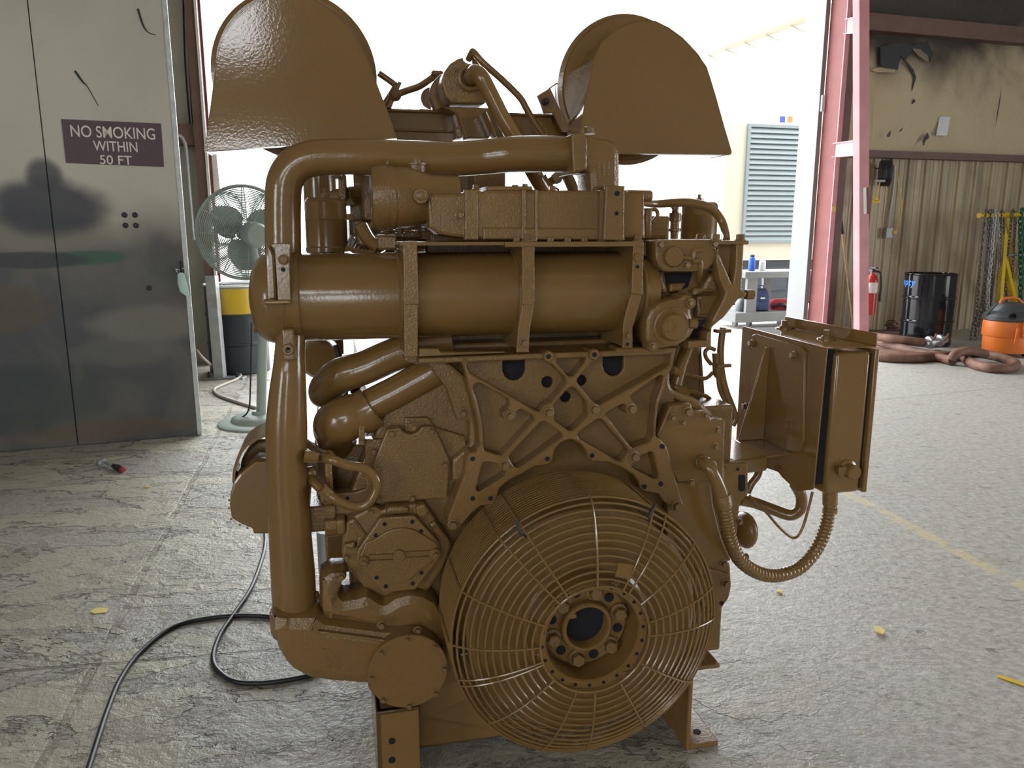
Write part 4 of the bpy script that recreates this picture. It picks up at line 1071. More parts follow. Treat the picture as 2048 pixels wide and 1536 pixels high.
# ---- filter cans standing behind
def can(name, pxl, pxr, py_top, py_bot, v, seams, flange=True):
    c = E((pxl + pxr) / 2, py_bot, v); t = E((pxl + pxr) / 2, py_top, v)
    r = (E(pxr, py_bot, v).x - E(pxl, py_bot, v).x) / 2
    H = t.z - c.z
    prof = [(r * .8, -.015), (r * 1.06, -.014), (r * 1.06, -.004), (r, 0)] if flange else [(r, -.05)]
    for s in seams: prof += [(r, H * s - .003), (r * 1.025, H * s), (r, H * s + .003)]
    prof += [(r, H * .90), (r * .95, H * .96), (r * .85, H), (.004, H * 1.02)]
    mb = MB(); mb.lathe((c.x, v, c.z), (0, 0, 1), prof, 40)
    o = mb.build(name, 'paint', ENG, ang=35)
    mb = MB(); mb.lathe((c.x, v, c.z + H * 1.0), (0, 0, 1), [(.013, 0), (.013, .012), (.006, .013), (.006, .024)], 6); mb.build('cap_nut', 'paint', o)
    return o
can('fuel_filter_can', 614, 696, 396, 492, .30, (.56,))
ebox('filter_base', 618, 492, 690, 510, .26, .36)
can('oil_filter_can', 1362, 1429, 405, 478, .45, (.66,), False)
ebox('oil_filter_base', 1362, 486, 1420, 600, .40, .52)
etube('breather_hose', [(1282, 405, .16), (1310, 408, .2), (1345, 406, .2), (1380, 406, .2), (1420, 416, .2), (1442, 440, .2), (1450, 465, .18), (1452, 482, .14)], [.009, .010, .011, .012, .012, .011, .011, .011], n=14)
etube('sensor_lead', [(1300, 420, .16), (1312, 420, .16), (1315, 432, .16), (1304, 445, .16)], .005, n=10)
ebox('sensor_block', 1291, 416, 1304, 478, .10, .16)
mb = MB(); c = E(1312, 470, .15); mb.lathe(c, (1, 0, 0), [(.012, -.02), (.014, 0), (.014, .02)], 10); mb.build('hose_fitting', 'cast', ENG)
etube('sensor_lead', [(1318, 468, .16), (1328, 474, .16), (1334, 484, .16)], .005, n=10)
mb = MB(); c = E(1348, 478, .3); t = E(1348, 420, .3)
H = t.z - c.z; mb.lathe(c, (0, 0, 1), [(.011, 0), (.012, H * .25), (.018, H * .27), (.018, H * .36), (.013, H * .38), (.013, H * .6), (.017, H * .62), (.017, H * .9), (.010, H * .93), (.010, H * 1.15)], 12); mb.build('shutoff_valve', 'cast', ENG)
etube('sensor_lead', [(1330, 408, .22), (1343, 412, .26), (1349, 422, .3)], .005, n=8)
# left valley clutter seen under the crossover pipe
mb = MB(); a = E(635, 420, .55); b = E(716, 390, .40); mb.tube([a, (a + b) / 2 + Vector((0, 0, .01)), b], .026, 16); mb.build('air_tube', 'paint', ENG)
mb = MB(); c = E(640, 372, .75); mb.lathe(c + Vector((0, 0, -.52)), (0, 0, 1), [(.05, 0), (.05, .64)], 24); mb.build('exhaust_riser', 'paint', ENG)
ebox('air_shutoff_body', 722, 350, 752, 440, .28, .45)
mb = MB(); c = E(722, 368, .35); mb.lathe(c, (1, 0, 0), [(.035, -.02), (.035, .0), (.042, .004), (.042, .012), (.037, .014), (.037, .03), (.042, .034), (.042, .045)], 24); mb.build('shutoff_bellows', 'paint', ENG)
ebox('actuator_bracket', 676, 348, 695, 402, .38, .44)
ebox('actuator_bracket', 666, 348, 684, 357, .36, .42)
for k in range(9):
    a = E(700 + k * 8, 470 + k * 3, .20); b = a + Vector((.075, .15, -.055))
    mb = MB(); mb.tube([E(694 + k * 7.5, 498 + k * 1.0, .16), E(703 + k * 8, 474 + k * 3.2, .30)], .0055, 8); mb.build('injector_line', 'paint', ENG)
ebox('rocker_cover', 698, 438, 850, 505, .42, 1.0)
ebox('rocker_cover', 700, 404, 742, 445, .46, 1.0)
ebox('rail_block', 712, 445, 748, 500, .24, .34)
etube('rail_arm', [(722, 452, .2), (738, 480, .18), (760, 497, .16)], .016, n=8)
ebox('valve_gear_block', 755, 470, 795, 500, .12, .26)
ebox('valve_gear_block', 770, 460, 860, 478, .22, .34)
for k, (px, py) in enumerate(((760, 452), (772, 466), (700, 440), (742, 438), (780, 462), (800, 468), (835, 472), (850, 478))):
    bolt_at(ENG, E(px, py, .2), .010, (0, 0, 1))

# ---- air cleaners and rain hoods
h1 = lambda pts: Z(380, 0, 3.303, pts)
h2 = lambda pts: Z(960, 0, 3.303, pts)
def hood(outline, v, depth, cpx, cpy, rpx, dv, dlen):
    P = [E(x, y, v) for x, y in outline]
    mb = MB()
    # sheet-metal hood: face plus rim, open at the back; 3 mm sheet
    t = .003
    n = len(P)
    cx = sum(p.x for p in P) / n; cz = sum(p.z for p in P) / n
    mb.prism(P, [p + Vector((0, t, 0)) for p in P])
    face = mb.build('rain_hood', 'hood', ENG, .0012)
    mb = MB()
    for i in range(n):
        a = P[i]; b = P[(i + 1) % n]
        if abs((a - b).x) > .35 * abs(P[0].x - P[-1].x) and i == n - 1: dd = depth * .25
        else: dd = depth
        ia = a + (Vector((cx, a.y, cz)) - a).normalized() * t; ib = b + (Vector((cx, b.y, cz)) - b).normalized() * t
        mb.hexa([a, b, ib, ia, a + Vector((0, dd, 0)), b + Vector((0, dd, 0)), ib + Vector((0, dd, 0)), ia + Vector((0, dd, 0))])
    mb.build('hood_rim', 'hood', face, ang=50)
    c = E(cpx, cpy, dv); r = esz(cpx, cpy, dv, rpx)
    mb = MB()
    mb.lathe((c.x, 0, c.z), (0, 1, 0), [(r * .30, dv - .002), (r * .93, dv - .002), (r * .94, dv + .008), (r, dv + .012), (r, dv + .032), (r * .95, dv + .036), (r * .95, dv + .05), (r * .98, dv + .052), (r * .98, dv + .06), (r * .93, dv + .064), (r * .93, dv + dlen), (r * .8, dv + dlen + .03), (.02, dv + dlen + .032)], 72, True, True)
    dr_ = mb.build('air_cleaner_drum', 'paint', ENG, ang=30)
    return face, dr_
ho1 = [(95, 998), (103, 940), (150, 580), (172, 400), (188, 320), (222, 225), (290, 135), (380, 50), (450, 5), (540, -35), (640, -55), (740, -42), (840, 5), (960, 80), (1050, 170), (1120, 280), (1190, 430), (1250, 590), (1300, 720), (1368, 915)]
f1, d1 = hood(h1(ho1), .28, .12, 591, 148, 163, .40, .30)
ho2 = [(625, 1010), (660, 860), (690, 680), (730, 480), (750, 390), (800, 282), (880, 202), (970, 150), (1080, 128), (1160, 137), (1250, 182), (1340, 247), (1430, 342), (1500, 442), (1560, 640), (1610, 820), (1664, 1005), (1655, 1022)]
f2, d2 = hood(h2(ho2), .36, .12, 1256, 180, 133, .48, .30)
# restriction-indicator brackets beside the drums
etube('support_rod', [(757, 146, .55), (788, 168, .55), (790, 176, .55), (765, 215, .55)], .009, n=8, per=3)
eplate('support_arm', [(797, 162), (804, 165), (783, 216), (772, 216)], .52, .54, bevel=.002)
bolt_at(ENG, E(790, 190, .52), .014)
etube('drain_hose', [(790, 190, .53), (812, 182, .55), (840, 172, .60), (866, 155, .62), (884, 147, .62)], .010, n=10)
ba = eplate('support_arm', Z(960, 0, 3.303, [(378, 632), (465, 580), (500, 660), (590, 840), (585, 870), (540, 870), (480, 745), (425, 750)]), .48, .49, bevel=.002)
mb = MB(); fdisc(mb, *Z(960, 0, 3.303, [(425, 675)])[0], .48, [(6, .48), (6, .46), (3, .455)]); mb.build('arm_bolt', 'dark', ba)
etube('clamp_wire', [(1097, 178, .5), (1112, 168, .5), (1127, 159, .5)], .002, n=6)
# ---- cross beam, crankcase breather and lifting bracket in the middle
t2 = lambda pts: Z(740, 80, 4.876, pts)
bm_ = eplate('cross_beam', t2([(60, 655), (700, 680), (1100, 690), (1380, 705), (2000, 735), (2000, 1000), (60, 1000)]), .55, .66, mat='paint', bevel=.004)
eplate('beam_rib', t2([(120, 665), (700, 685), (700, 710), (120, 695)]), .535, .56, mat='paint', bevel=.003, parent=bm_)
eplate('beam_rib', t2([(180, 860), (820, 880), (820, 905), (180, 885)]), .54, .56, mat='paint', bevel=.004, parent=bm_)
eplate('beam_rib', t2([(1380, 705), (2000, 735), (2000, 760), (1380, 730)]), .535, .56, mat='paint', bevel=.003, parent=bm_)
ped = eplate('breather_pedestal', t2([(690, 650), (1180, 660), (1250, 960), (840, 960), (830, 700)]), .45, .60, mat='paint', bevel=.004)
for A in ([(855, 700), (870, 695), (955, 965), (935, 965)], [(1120, 700), (1135, 695), (1245, 945), (1225, 950)]):
    eplate('pedestal_gusset', t2(A), .36, .46, mat='paint', bevel=.002, parent=ped)
dsc = eplate('breather_body', t2([(700, 420), (705, 380), (730, 300), (780, 230), (850, 185), (910, 165), (915, 200), (945, 222), (1010, 235), (1080, 235), (1120, 260), (1160, 330), (1185, 400), (1195, 430), (1185, 480), (1150, 560), (1140, 605), (1110, 620), (800, 615), (740, 550), (725, 500)]), .42, .52, mat='cast', bevel=.005, rnd=3)
for x, y in ((830, 290), (820, 590), (1110, 590)): bolt(dsc, *t2([(x, y)])[0], .42, 4)
eplate('breather_disc', t2([(580, 560), (585, 480), (620, 400), (690, 330), (760, 330), (760, 690), (630, 690)]), .54, .60, mat='paint', bevel=.004, rnd=5)
mb = MB(); fdisc(mb, *t2([(590, 580)])[0], .62, [(21, .60), (21, .70)]); mb.build('breather_disc', 'paint', ENG)
ebox('breather_block', *t2([(600, 290)])[0], *t2([(720, 350)])[0], .60, .68)
etube('breather_pipe', [(*t2([p])[0], v) for p, v in (((985, 380), .43), ((990, 350), .38), ((1030, 320), .33), ((1090, 370), .31), ((1160, 500), .31), ((1280, 740), .31), ((1400, 940), .31), ((1620, 1340), .32), ((1720, 1500), .34))], .021, n=20)
mb = MB(); mb.torus(E(*t2([(975, 370)])[0], .41), (0, 1, 0), .028, .007, 28, 8); mb.build('pipe_collar', 'cast', dsc)
etube('fuel_return_pipe', [(*t2([p])[0], v) for p, v in (((960, 190), .50), ((990, 130), .48), ((1010, 120), .47), ((1100, 220), .46), ((1300, 400), .46), ((1460, 560), .46), ((1520, 660), .46), ((1600, 800), .46), ((1690, 930), .46))], .0095, n=10)
etube('fuel_return_pipe', [(*t2([p])[0], v) for p, v in (((990, 95), .5), ((992, 130), .5))], .004, n=8)
eplate('fin_plate', t2([(1000, 120), (1060, 170), (1170, 310), (1180, 400), (1060, 250), (1000, 230)]), .50, .52, mat='paint', bevel=.002)
# things seen between crossover pipe and housing
ebox('valley_support', 946, 335, 1012, 395, .40, .55)
ebox('valley_support', 875, 340, 948, 395, .48, .58)
etube('cooler_tube', [(1120, 330, .40), (1138, 360, .36), (1150, 390, .32)], .016, n=14)
mb = MB(); c = E(1110, 358, .36); mb.lathe(c, (.4, -1, .3), [(.012, -.02), (.012, 0), (.016, .002), (.016, .012)], 12); mb.build('pipe_union', 'cast', ENG)
etube('vent_line', [(1090, 350, .3), (1100, 368, .28), (1118, 380, .26)], .003, n=6)
# ---- right timing cover and side castings
t8 = lambda pts: Z(1300, 660, 5.909, pts)
zb_ = lambda pts: Z(1280, 620, 2.517, pts)
rc = eplate('timing_cover', t8([(90, 1260), (160, 1060), (250, 890), (380, 880), (490, 870), (510, 960), (690, 962), (730, 1062), (890, 1062), (885, 1250), (868, 1700), (850, 1790), (330, 1800)]), .045, .085, bevel=.004, rnd=3)
for x, y in ((262, 1035), (440, 965), (655, 1005), (795, 1180), (770, 1375), (480, 1800), (390, 1090)): bolt(rc, *t8([(x, y)])[0], .045, 5.5 if x != 440 else 8)
eplate('cover_edge', t8([(85, 1250), (235, 900), (262, 905), (110, 1260)]), .03, .06, bevel=.004, parent=rc)
# raised shelf of the block above the timing cover
mb = MB(); a = E(1345, 790, .085); b = E(1449, 842, .085)
mb.prism([(a.x, .085, a.z), (b.x, .085, b.z), (b.x, .085, b.z - .05), (a.x, .085, b.z - .05)], [(a.x, .9, a.z), (b.x, .9, b.z), (b.x, .9, b.z - .05), (a.x, .9, b.z - .05)]); mb.build('block_shoulder', 'paint', ENG, .004)
sh_ = eplate('front_shield', [(1335, 966), (1422, 958), (1427, 1010), (1445, 1080), (1464, 1122), (1415, 1130), (1400, 1180), (1330, 1180)], .05, .08, mat='paint', bevel=.005, rnd=6)
fl = eplate('side_flange', zb_([(395, 770), (545, 775), (545, 930), (510, 960), (500, 1000), (480, 1240), (400, 1250), (380, 900)]), .10, .16, bevel=.004, rnd=4)
eplate('slot', zb_([(498, 830), (530, 830), (530, 910), (505, 915), (497, 905)]), .098, .102, mat='hole', parent=fl, bevel=.0005, rnd=3)
hole(fl, *zb_([(492, 802)])[0], .0995, 3)
mb = MB(); fdisc(mb, *zb_([(430, 815)])[0], .095, [(8, .10), (8, .092)]); mb.build('core_plug', 'cast', fl)
mb = MB(); c = E(1490, 1060, .22); mb.sphere(c, .055, .55, 1.0, 1.0); mb.cyl(c + Vector((-.005, 0, -.005)), c + Vector((-.015, .45, -.005)), .045, 24); mb.cyl(c + Vector((0, .05, 0)), c + Vector((-.12, .05, 0)), .03, 12); mb.build('starter_nose', 'cast', ENG)
bolt(fl, *zb_([(500, 1065)])[0], .10, 5)
lc = eplate('lower_side_cover', zb_([(320, 1285), (380, 1260), (455, 1275), (462, 1390), (450, 1450), (395, 1530), (340, 1545), (280, 1400)]), .05, .12, bevel=.006, rnd=5)
bolt(lc, *zb_([(430, 1375)])[0], .05, 7); hole(lc, *zb_([(410, 1475)])[0], .0495, 4)
bolt(lc, *zb_([(420, 1275)])[0], .05, 6); bolt(lc, *zb_([(530, 1240)])[0], .06, 5)
eplate('cast_rib', zb_([(345, 1300), (450, 1330), (448, 1345), (345, 1320)]), .04, .06, parent=lc, bevel=.003)

# ---- control box on its bracket
VN = .06
A = E(1653, 696, VN); UB = A.x; ZT = A.z
VF = EUc(1484.5, 652, UB).y
ZB = E(1625, 979, VN).z
UR = E(1754, 690, VN).x
def side_plate(name, px, u0, u1, parent, mat='hood', bevel=.0015, rnd=0, holes=()):
    o2 = rounded(px, rnd) if rnd else px
    out = [(p.y, p.z) for p in (EUc(x, y, u0) for x, y in o2)]
    hs = [[(p.y, p.z) for p in (EUc(x, y, u0) for x, y in h)] for h in holes]
    m = Matrix(((0, 0, 1, (u0 + u1) / 2), (1, 0, 0, 0), (0, 1, 0, 0), (0, 0, 0, 1)))     # curve x->v, y->z, z->u
    return curve_plate(name, out, hs, u1 - u0, mat, parent, m, bevel)
cb = side_plate('control_box_bracket', [(1484.5, 652), (1653, 696), (1626, 979), (1594, 983), (1563, 954), (1556, 944), (1538, 938), (1520, 932), (1470, 915)], UB, UB + .005, ENG, rnd=4)
mb = MB()
mb.box((UB, VN, ZT - .004), (UR, VF, ZT)); mb.box((UR - .004, VN, ZT), (UR, VF, ZT + .035))
tpb = mb.build('box_canopy', 'hood', cb, .0015)
for px, py in zb_([(725, 92), (938, 145)]):
    p = EZc(px, py, ZT)
    mb = MB(); mb.lathe(p, (0, 0, 1), [(.026, 0), (.026, .003), (.018, .004), (.018, .006)], 28); mb.build('washer', 'paint', cb)
    bolt_at(cb, p + Vector((0, 0, .005)), .011, (0, 0, 1)).scale = (.011, .022, .011)
e0 = E(1673, 714, .075); e1 = E(1744, 714, .075); eb = E(1655, 990, .075)
mb = MB(); mb.box((e0.x, .075, eb.z), (e1.x, VF - .03, ZT - .016)); enc = mb.build('control_enclosure', 'hood', cb, .012, seg=3)
mb = MB(); mb.box((UB + .006, .090, eb.z + .03), (e0.x + .004, VF - .04, ZT - .006)); mb.build('gap_shade_strip', 'hole', cb)  # black strip added to paint the deep shade between side sheet and enclosure
mb = MB(); mb.box((e1.x - .004, .085, eb.z + .01), (e1.x + .010, VF - .04, ZT - .025)); mb.build('door_seal', 'hole', cb)
mb = MB(); mb.box((e1.x + .006, .070, eb.z), (e1.x + .020, VF - .025, ZT - .012)); mb.build('enclosure_door', 'hood', cb, .003)
px, py = zb_([(1045, 805)])[0]
mb = MB(); fdisc(mb, px, py, .07, [(18, .078), (18, .070), (13, .066), (13, .040), (11, .036)]); mb.build('latch_knob', 'paint', enc)
mb = MB(); c = E(px - 10, py + 2, .05); mb.box(c - Vector((.014, .004, .012)), c + Vector((.012, .012, .012))); mb.build('latch_arm', 'paint', enc, .002)
mp_ = side_plate('bracket_plate', [(1504, 670), (1512, 668), (1600, 693), (1608, 702), (1606, 880), (1596, 905), (1500, 884)], UB - .009, UB - .0005, cb, rnd=4)
for px, py in zb_([(567, 168), (778, 228), (752, 582), (535, 485)]):
    p = EUc(px, py, UB - .009); bolt_at(mp_, p, .010, (-1, 0, 0))
g = EUc(1540, 695, UB - .009); vg = g.y
gl = E(1478, 882, vg)
mb = MB()
tri = [(g.x, g.z), (g.x - .012, g.z), (gl.x, gl.z + .004), (gl.x, gl.z), (g.x, gl.z)]
mb.prism([(x, vg, z) for x, z in tri], [(x, vg + .008, z) for x, z in tri]); gu = mb.build('gusset', 'hood', cb, .002)
zs = gl.z
sf = EZc(1518, 914, zs); sr = EZc(1590, 905, zs)
mb = MB(); mb.prism([(gl.x, vg + .03, zs), (UB - .009, vg + .03, zs), (UB - .009, sr.y, zs), (sf.x, sf.y, zs)], [(gl.x, vg + .03, zs - .007), (UB - .009, vg + .03, zs - .007), (UB - .009, sr.y, zs - .007), (sf.x, sf.y, zs - .007)])
mb.prism([(sf.x, sf.y, zs), (gl.x, vg + .03, zs), (gl.x - .004, vg + .03, zs - .035), (sf.x - .004, sf.y, zs - .035)], [(sf.x + .006, sf.y, zs), (gl.x + .006, vg + .03, zs), (gl.x + .002, vg + .03, zs - .035), (sf.x + .002, sf.y, zs - .035)])
mb.build('bracket_shelf', 'hood', cb, .002)
ar = E(1440, 875, .2)
mb = MB(); mb.prism([(ar.x, .12, zs + .004), (gl.x, sf.y, zs), (gl.x, sf.y, zs - .045), (ar.x, .12, zs - .04)], [(ar.x, vg + .06, zs + .004), (gl.x, vg + .06, zs), (gl.x, vg + .06, zs - .045), (ar.x, vg + .06, zs - .04)]); mb.build('bracket_arm', 'paint', cb, .008)
# conduit loop
cf = MB(); fdisc(cf, 1405, 925, .04, [(15, .045), (15, .035), (12, .032), (12, .012), (13.5, .010), (13.5, -.004), (11, -.006)]); cf.build('conduit_nut', 'cast', ENG)
etube('conduit_elbow', [(1405, 925, .02), (1408, 927, -.015), (1420, 938, -.035), (1432, 960, -.04), (1441, 985, -.04), (1446, 1005, -.04)], [.014, .0155, .016, .0175, .0195, .0195], n=18)
c = E(1443, 990, -.04); d = E(1448, 1012, -.04)
mb = MB(); mb.lathe(c, d - c, [(.0215, 0), (.0225, .002), (.0225, (d - c).length)], 22); mb.build('conduit_clamp', 'cast', ENG)
P = smooth_path([E(*p) for p in ((1446, 1005, -.04), (1452, 1040, -.04), (1461, 1080, -.04), (1480, 1120, -.02), (1515, 1145, .0), (1555, 1151, .02), (1600, 1135, .05), (1635, 1095, .08), (1653, 1050, .10), (1660, 1010, .11))], 18)
rad = [(.0188, .0188, .0150)[k % 3] for k in range(len(P))]
mb = MB(); mb.tube(P, rad, 16, smooth=False); mb.build('corrugated_conduit', 'paint', ENG, ang=75)
c = E(1660, 988, .11); d = E(1660, 1024, .11)
mb = MB(); mb.lathe(d, c - d, [(.0185, -.004), (.0205, 0), (.0205, .012), (.018, .014), (.018, .022), (.021, .024), (.021, (c - d).length + .01)], 20); mb.build('conduit_fitting', 'cast', ENG)
etube('harness_tube', [(1480, 1000, .30), (1510, 1006, .30), (1548, 1020, .28), (1580, 1030, .26), (1600, 1018, .25), (1602, 992, .25), (1590, 968, .25)], .0175, 'paint', n=14)
etube('control_wire', [(1497, 990, .20), (1530, 1022, .18), (1562, 1058, .17), (1588, 1076, .17), (1604, 1058, .17), (1616, 1020, .17), (1625, 984, .17)], .0042, 'paint', n=8)
etube('harness_tube', [(1520, 930, .30), (1515, 950, .30), (1502, 968, .30), (1494, 985, .30)], .012, 'paint', n=12)
# wiring between pump housing and box
etube('wiring_sleeve', [(1446, 655, .25), (1441, 700, .25), (1442, 740, .25), (1450, 780, .25), (1463, 815, .25), (1468, 835, .25), (1462, 850, .25)], [.0095, .010, .011, .0115, .012, .013, .013], 'paint', n=14)
for y in (662, 731):
    c = E(1447, y, .235); mb = MB(); mb.box(c - Vector((.022, .006, .005)), c + Vector((.022, .02, .005))); mb.build('cable_clip', 'paint', ENG, .001)
mb = MB(); a = E(1432, 705, .25); b = E(1436, 755, .25); mb.lathe(a, b - a, [(.012, 0), (.012, .03), (.014, .032), (.014, (b - a).length * .85), (.008, (b - a).length)], 14); mb.build('deutsch_plug' if False else 'wire_connector', 'paint', ENG)
etube('wire_branch', [(1436, 752, .25), (1440, 780, .25), (1452, 805, .25), (1462, 822, .25)], .0062, n=10)
etube('wire_branch', [(1422, 728, .25), (1412, 715, .24), (1411, 702, .24), (1420, 696, .24), (1430, 700, .24)], .0058, n=10)
etube('wire_branch', [(1350, 743, .12), (1370, 748, .15), (1395, 756, .2), (1412, 756, .22), (1424, 746, .24)], .0062, n=10)
mb = MB(); a = E(1342, 738, .10); b = E(1356, 745, .12); mb.cyl(a, b, .012, 10); mb.build('wire_connector', 'paint', ENG)
etube('wire_branch', [(1373, 781, .18), (1395, 787, .2), (1416, 795, .22), (1427, 810, .25), (1430, 826, .28)], .0060, n=10)
mb = MB(); a = E(1346, 768, .14); b = E(1374, 790, .18); mb.bar(a, b, .022, .024); mb.build('wire_connector', 'paint', ENG, .003)
etube('wire_branch', [(1402, 696, .3), (1398, 730, .3), (1400, 755, .3), (1398, 775, .3)], .0015, 'dark', n=6)
for k, (px, py) in enumerate(((1390, 800), (1405, 802), (1420, 815), (1438, 812), (1445, 825))):
    mb = MB(); c = E(px, py + 10, .28); mb.lathe(c, (.2, -.3, 1), [(.012, -.02), (.012, .008), (.007, .01), (.007, .02)], 10); mb.build('sender_unit', 'dark' if k % 2 else 'paint', ENG)
mb = MB(); a = E(1435, 825, .25); b = E(1458, 842, .27); mb.cyl(a, b, .02, 16); mb.build('wire_connector', 'dark', ENG)
etube('support_pipe', [(1375, 695, .16), (1362, 730, .15), (1352, 770, .14)], .018, 'paint', n=14)
mb = MB(); c = E(566, 985, .30); mb.lathe(c, (0, 1, 0), [(.05, -.01), (.085, .01), (.09, .03), (.09, .18), (.06, .2)], 28); mb.bar(c + Vector((0, .1, .0)), c + Vector((.22, .1, .0)), .05, .05); mb.build('alternator', 'cast', ENG)
# bright gap left behind the down pipe: alternator and loom
mb = MB(); c = E(640, 720, .55); mb.lathe(c, (0, 1, 0), [(.05, 0), (.06, .02), (.06, .1)], 24); mb.build('turbo_inlet', 'paint', ENG)
etube('wiring_loom', [(672, 690, .3), (678, 710, .3), (684, 730, .28), (690, 745, .25)], .008, 'rubber', n=8)
etube('wiring_loom', [(655, 800, .3), (665, 790, .32), (680, 783, .34), (700, 775, .34)], .006, 'rubber', n=8)
etube('wiring_loom', [(690, 762, .34), (692, 785, .32), (686, 805, .3)], .006, 'rubber', n=8)
ebox('sensor_bracket', 700, 755, 722, 795, .22, .30, 'dark')
# ================================================================== THINGS IN THE SHOP
# ---- open door leaf, sprayed with old paint
dA = G(402, 870); dB = G(0, 905); dA.z = dB.z = 0
DD = (dB - dA); DD.z = 0; DD.normalize()                 # along the leaf, towards its far left
DNn = Vector((-DD.y, DD.x, 0));
if DNn.y > 0: DNn = -DNn                                 # faces the camera
def Dp(px, py, off=0.0): return on_plane(px, py, dA + DNn * off, DNn)
def leaf_mat():
    m, nt, b = new_mat('oversprayed_door')
    N = nt.nodes; Lk = nt.links.new
    tc = N.new('ShaderNodeTexCoord'); sp = N.new('ShaderNodeSeparateXYZ'); Lk(tc.outputs['Object'], sp.inputs[0])
    def noise(s, d, dist=0.0):
        n = N.new('ShaderNodeTexNoise'); n.inputs['Scale'].default_value = s; n.inputs['Detail'].default_value = d; n.inputs['Distortion'].default_value = dist; Lk(tc.outputs['Object'], n.inputs[0]); return n.outputs['Fac']
    def mr(f, a, b_, c=0., d=1.):
        r = N.new('ShaderNodeMapRange'); r.inputs[1].default_value = a; r.inputs[2].default_value = b_; r.inputs[3].default_value = c; r.inputs[4].default_value = d; r.interpolation_type = 'SMOOTHSTEP'; Lk(f, r.inputs[0]); return r.outputs[0]
    def mth(op, a, b_):
        x = N.new('ShaderNodeMath'); x.operation = op
        for i, c in ((0, a), (1, b_)):
            if isinstance(c, (int, float)): x.inputs[i].default_value = c
            else: Lk(c, x.inputs[i])
        return x.outputs[0]
    def mix(f, c0, c1):
        x = N.new('ShaderNodeMix'); x.data_type = 'RGBA'; Lk(f, x.inputs[0])
        for i, c in ((6, c0), (7, c1)):
            if isinstance(c, tuple): x.inputs[i].default_value = (*c, 1)
            else: Lk(c, x.inputs[i])
        return x.outputs[2]
    def blob(px, py, rx, rz, soft=.6):
        p = Dp(px, py); s = (p - dA).dot(DD)
        ex = mth('DIVIDE', mth('SUBTRACT', sp.outputs[0], s), rx); ez = mth('DIVIDE', mth('SUBTRACT', sp.outputs[2], p.z), rz)
        r2 = mth('ADD', mth('MULTIPLY', ex, ex), mth('MULTIPLY', ez, ez))
        r2 = mth('ADD', r2, mr(noise(4, 3), 0, 1, -.35, .35))
        return mr(r2, 1 - soft, 1 + soft, 1, 0)
    col = mix(mr(noise(1.1, 3), .3, .7), (.44, .41, .34), (.52, .49, .41))
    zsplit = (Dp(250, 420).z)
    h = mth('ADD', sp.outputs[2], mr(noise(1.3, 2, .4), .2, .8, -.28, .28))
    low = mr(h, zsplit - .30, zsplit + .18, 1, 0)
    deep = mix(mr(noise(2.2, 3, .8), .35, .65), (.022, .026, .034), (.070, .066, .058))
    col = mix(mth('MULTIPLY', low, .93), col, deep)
    col = mix(mth('MULTIPLY', blob(930 / 3.07, 400 + 760 / 3.07, .34, .12), .55), col, (.20, .19, .15))
    col = mix(mth('MULTIPLY', blob(90, 470, .5, .11), .6), col, (.24, .22, .17))
    col = mix(mth('MULTIPLY', blob(250, 700, .30, .10), .35), col, (.16, .15, .12))
    col = mix(mth('MULTIPLY', blob(100, 415, .33, .17), .95), col, (.020, .022, .032))
    col = mix(mth('MULTIPLY', blob(88, 350, .10, .10), .9), col, (.03, .03, .04))
    col = mix(mth('MULTIPLY', blob(175, 515, .22, .045, .4), .8), col, (.010, .085, .040))
    col = mix(mth('MULTIPLY', blob(60, 520, .32, .05, .4), .8), col, (.012, .013, .02))
    col = mix(mth('MULTIPLY', blob(10, 620, .25, .14), .5), col, (.10, .06, .02))
    col = mix(mth('MULTIPLY', blob(210, 860, .50, .07), .5), col, (.11, .065, .03))
    col = mix(mth('MULTIPLY', blob(40, 800, .5, .22), .55), col, (.012, .03, .03))
    Lk(col, b.inputs['Base Color']); b.inputs['Roughness'].default_value = .42
    return m
DT = .05; DHt = 5.2; DW = (dB - dA).length + 1.6
leaf = empty('door_1', dA, math.atan2(DD.y, DD.x)); tag(leaf, 'open steel door leaf with dark overspray', kind='structure')
# local frame: x along the leaf, y such that z up
ysgn = 1 if Vector((-DD.y, DD.x, 0)).dot(DNn) > 0 else -1
s1 = (Dp(155, 880) - dA).dot(DD)
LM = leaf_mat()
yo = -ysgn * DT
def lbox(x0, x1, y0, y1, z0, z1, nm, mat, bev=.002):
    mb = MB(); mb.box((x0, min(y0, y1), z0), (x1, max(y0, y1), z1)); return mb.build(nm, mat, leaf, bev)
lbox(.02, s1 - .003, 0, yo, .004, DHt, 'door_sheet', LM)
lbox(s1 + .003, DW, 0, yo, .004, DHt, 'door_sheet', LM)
lbox(.0, DW, yo * .2, yo * .9, .006, DHt, 'door_core', 'dark', 0)
lbox(-.008, .022, ysgn * .004, yo * 1.1, .004, DHt, 'edge_channel', 'galv')
for px, py in ((249, 430), (270, 430), (251, 451), (272, 451), (298, 576)):
    q = Dp(px, py, .0) - dA; mb = MB(); mb.lathe((q.dot(DD), 0, q.z), (0, ysgn, 0), [(.018, -.002), (.018, .003), (.012, .006)], 12); mb.build('door_rivet', 'dark', leaf)
for pts in (((150, 142), (165, 163), (176, 175), (197, 212)), ((276, 18), (286, 50), (297, 65), (312, 70))):
    P = []
    for x, y in pts:
        q = Dp(x, y, .0) - dA; P.append(Vector((q.dot(DD), ysgn * .002, q.z)))
    mb = MB(); mb.tube(P, [.007, .006, .003, .002], 6); mb.build('scratch', 'dark', leaf)
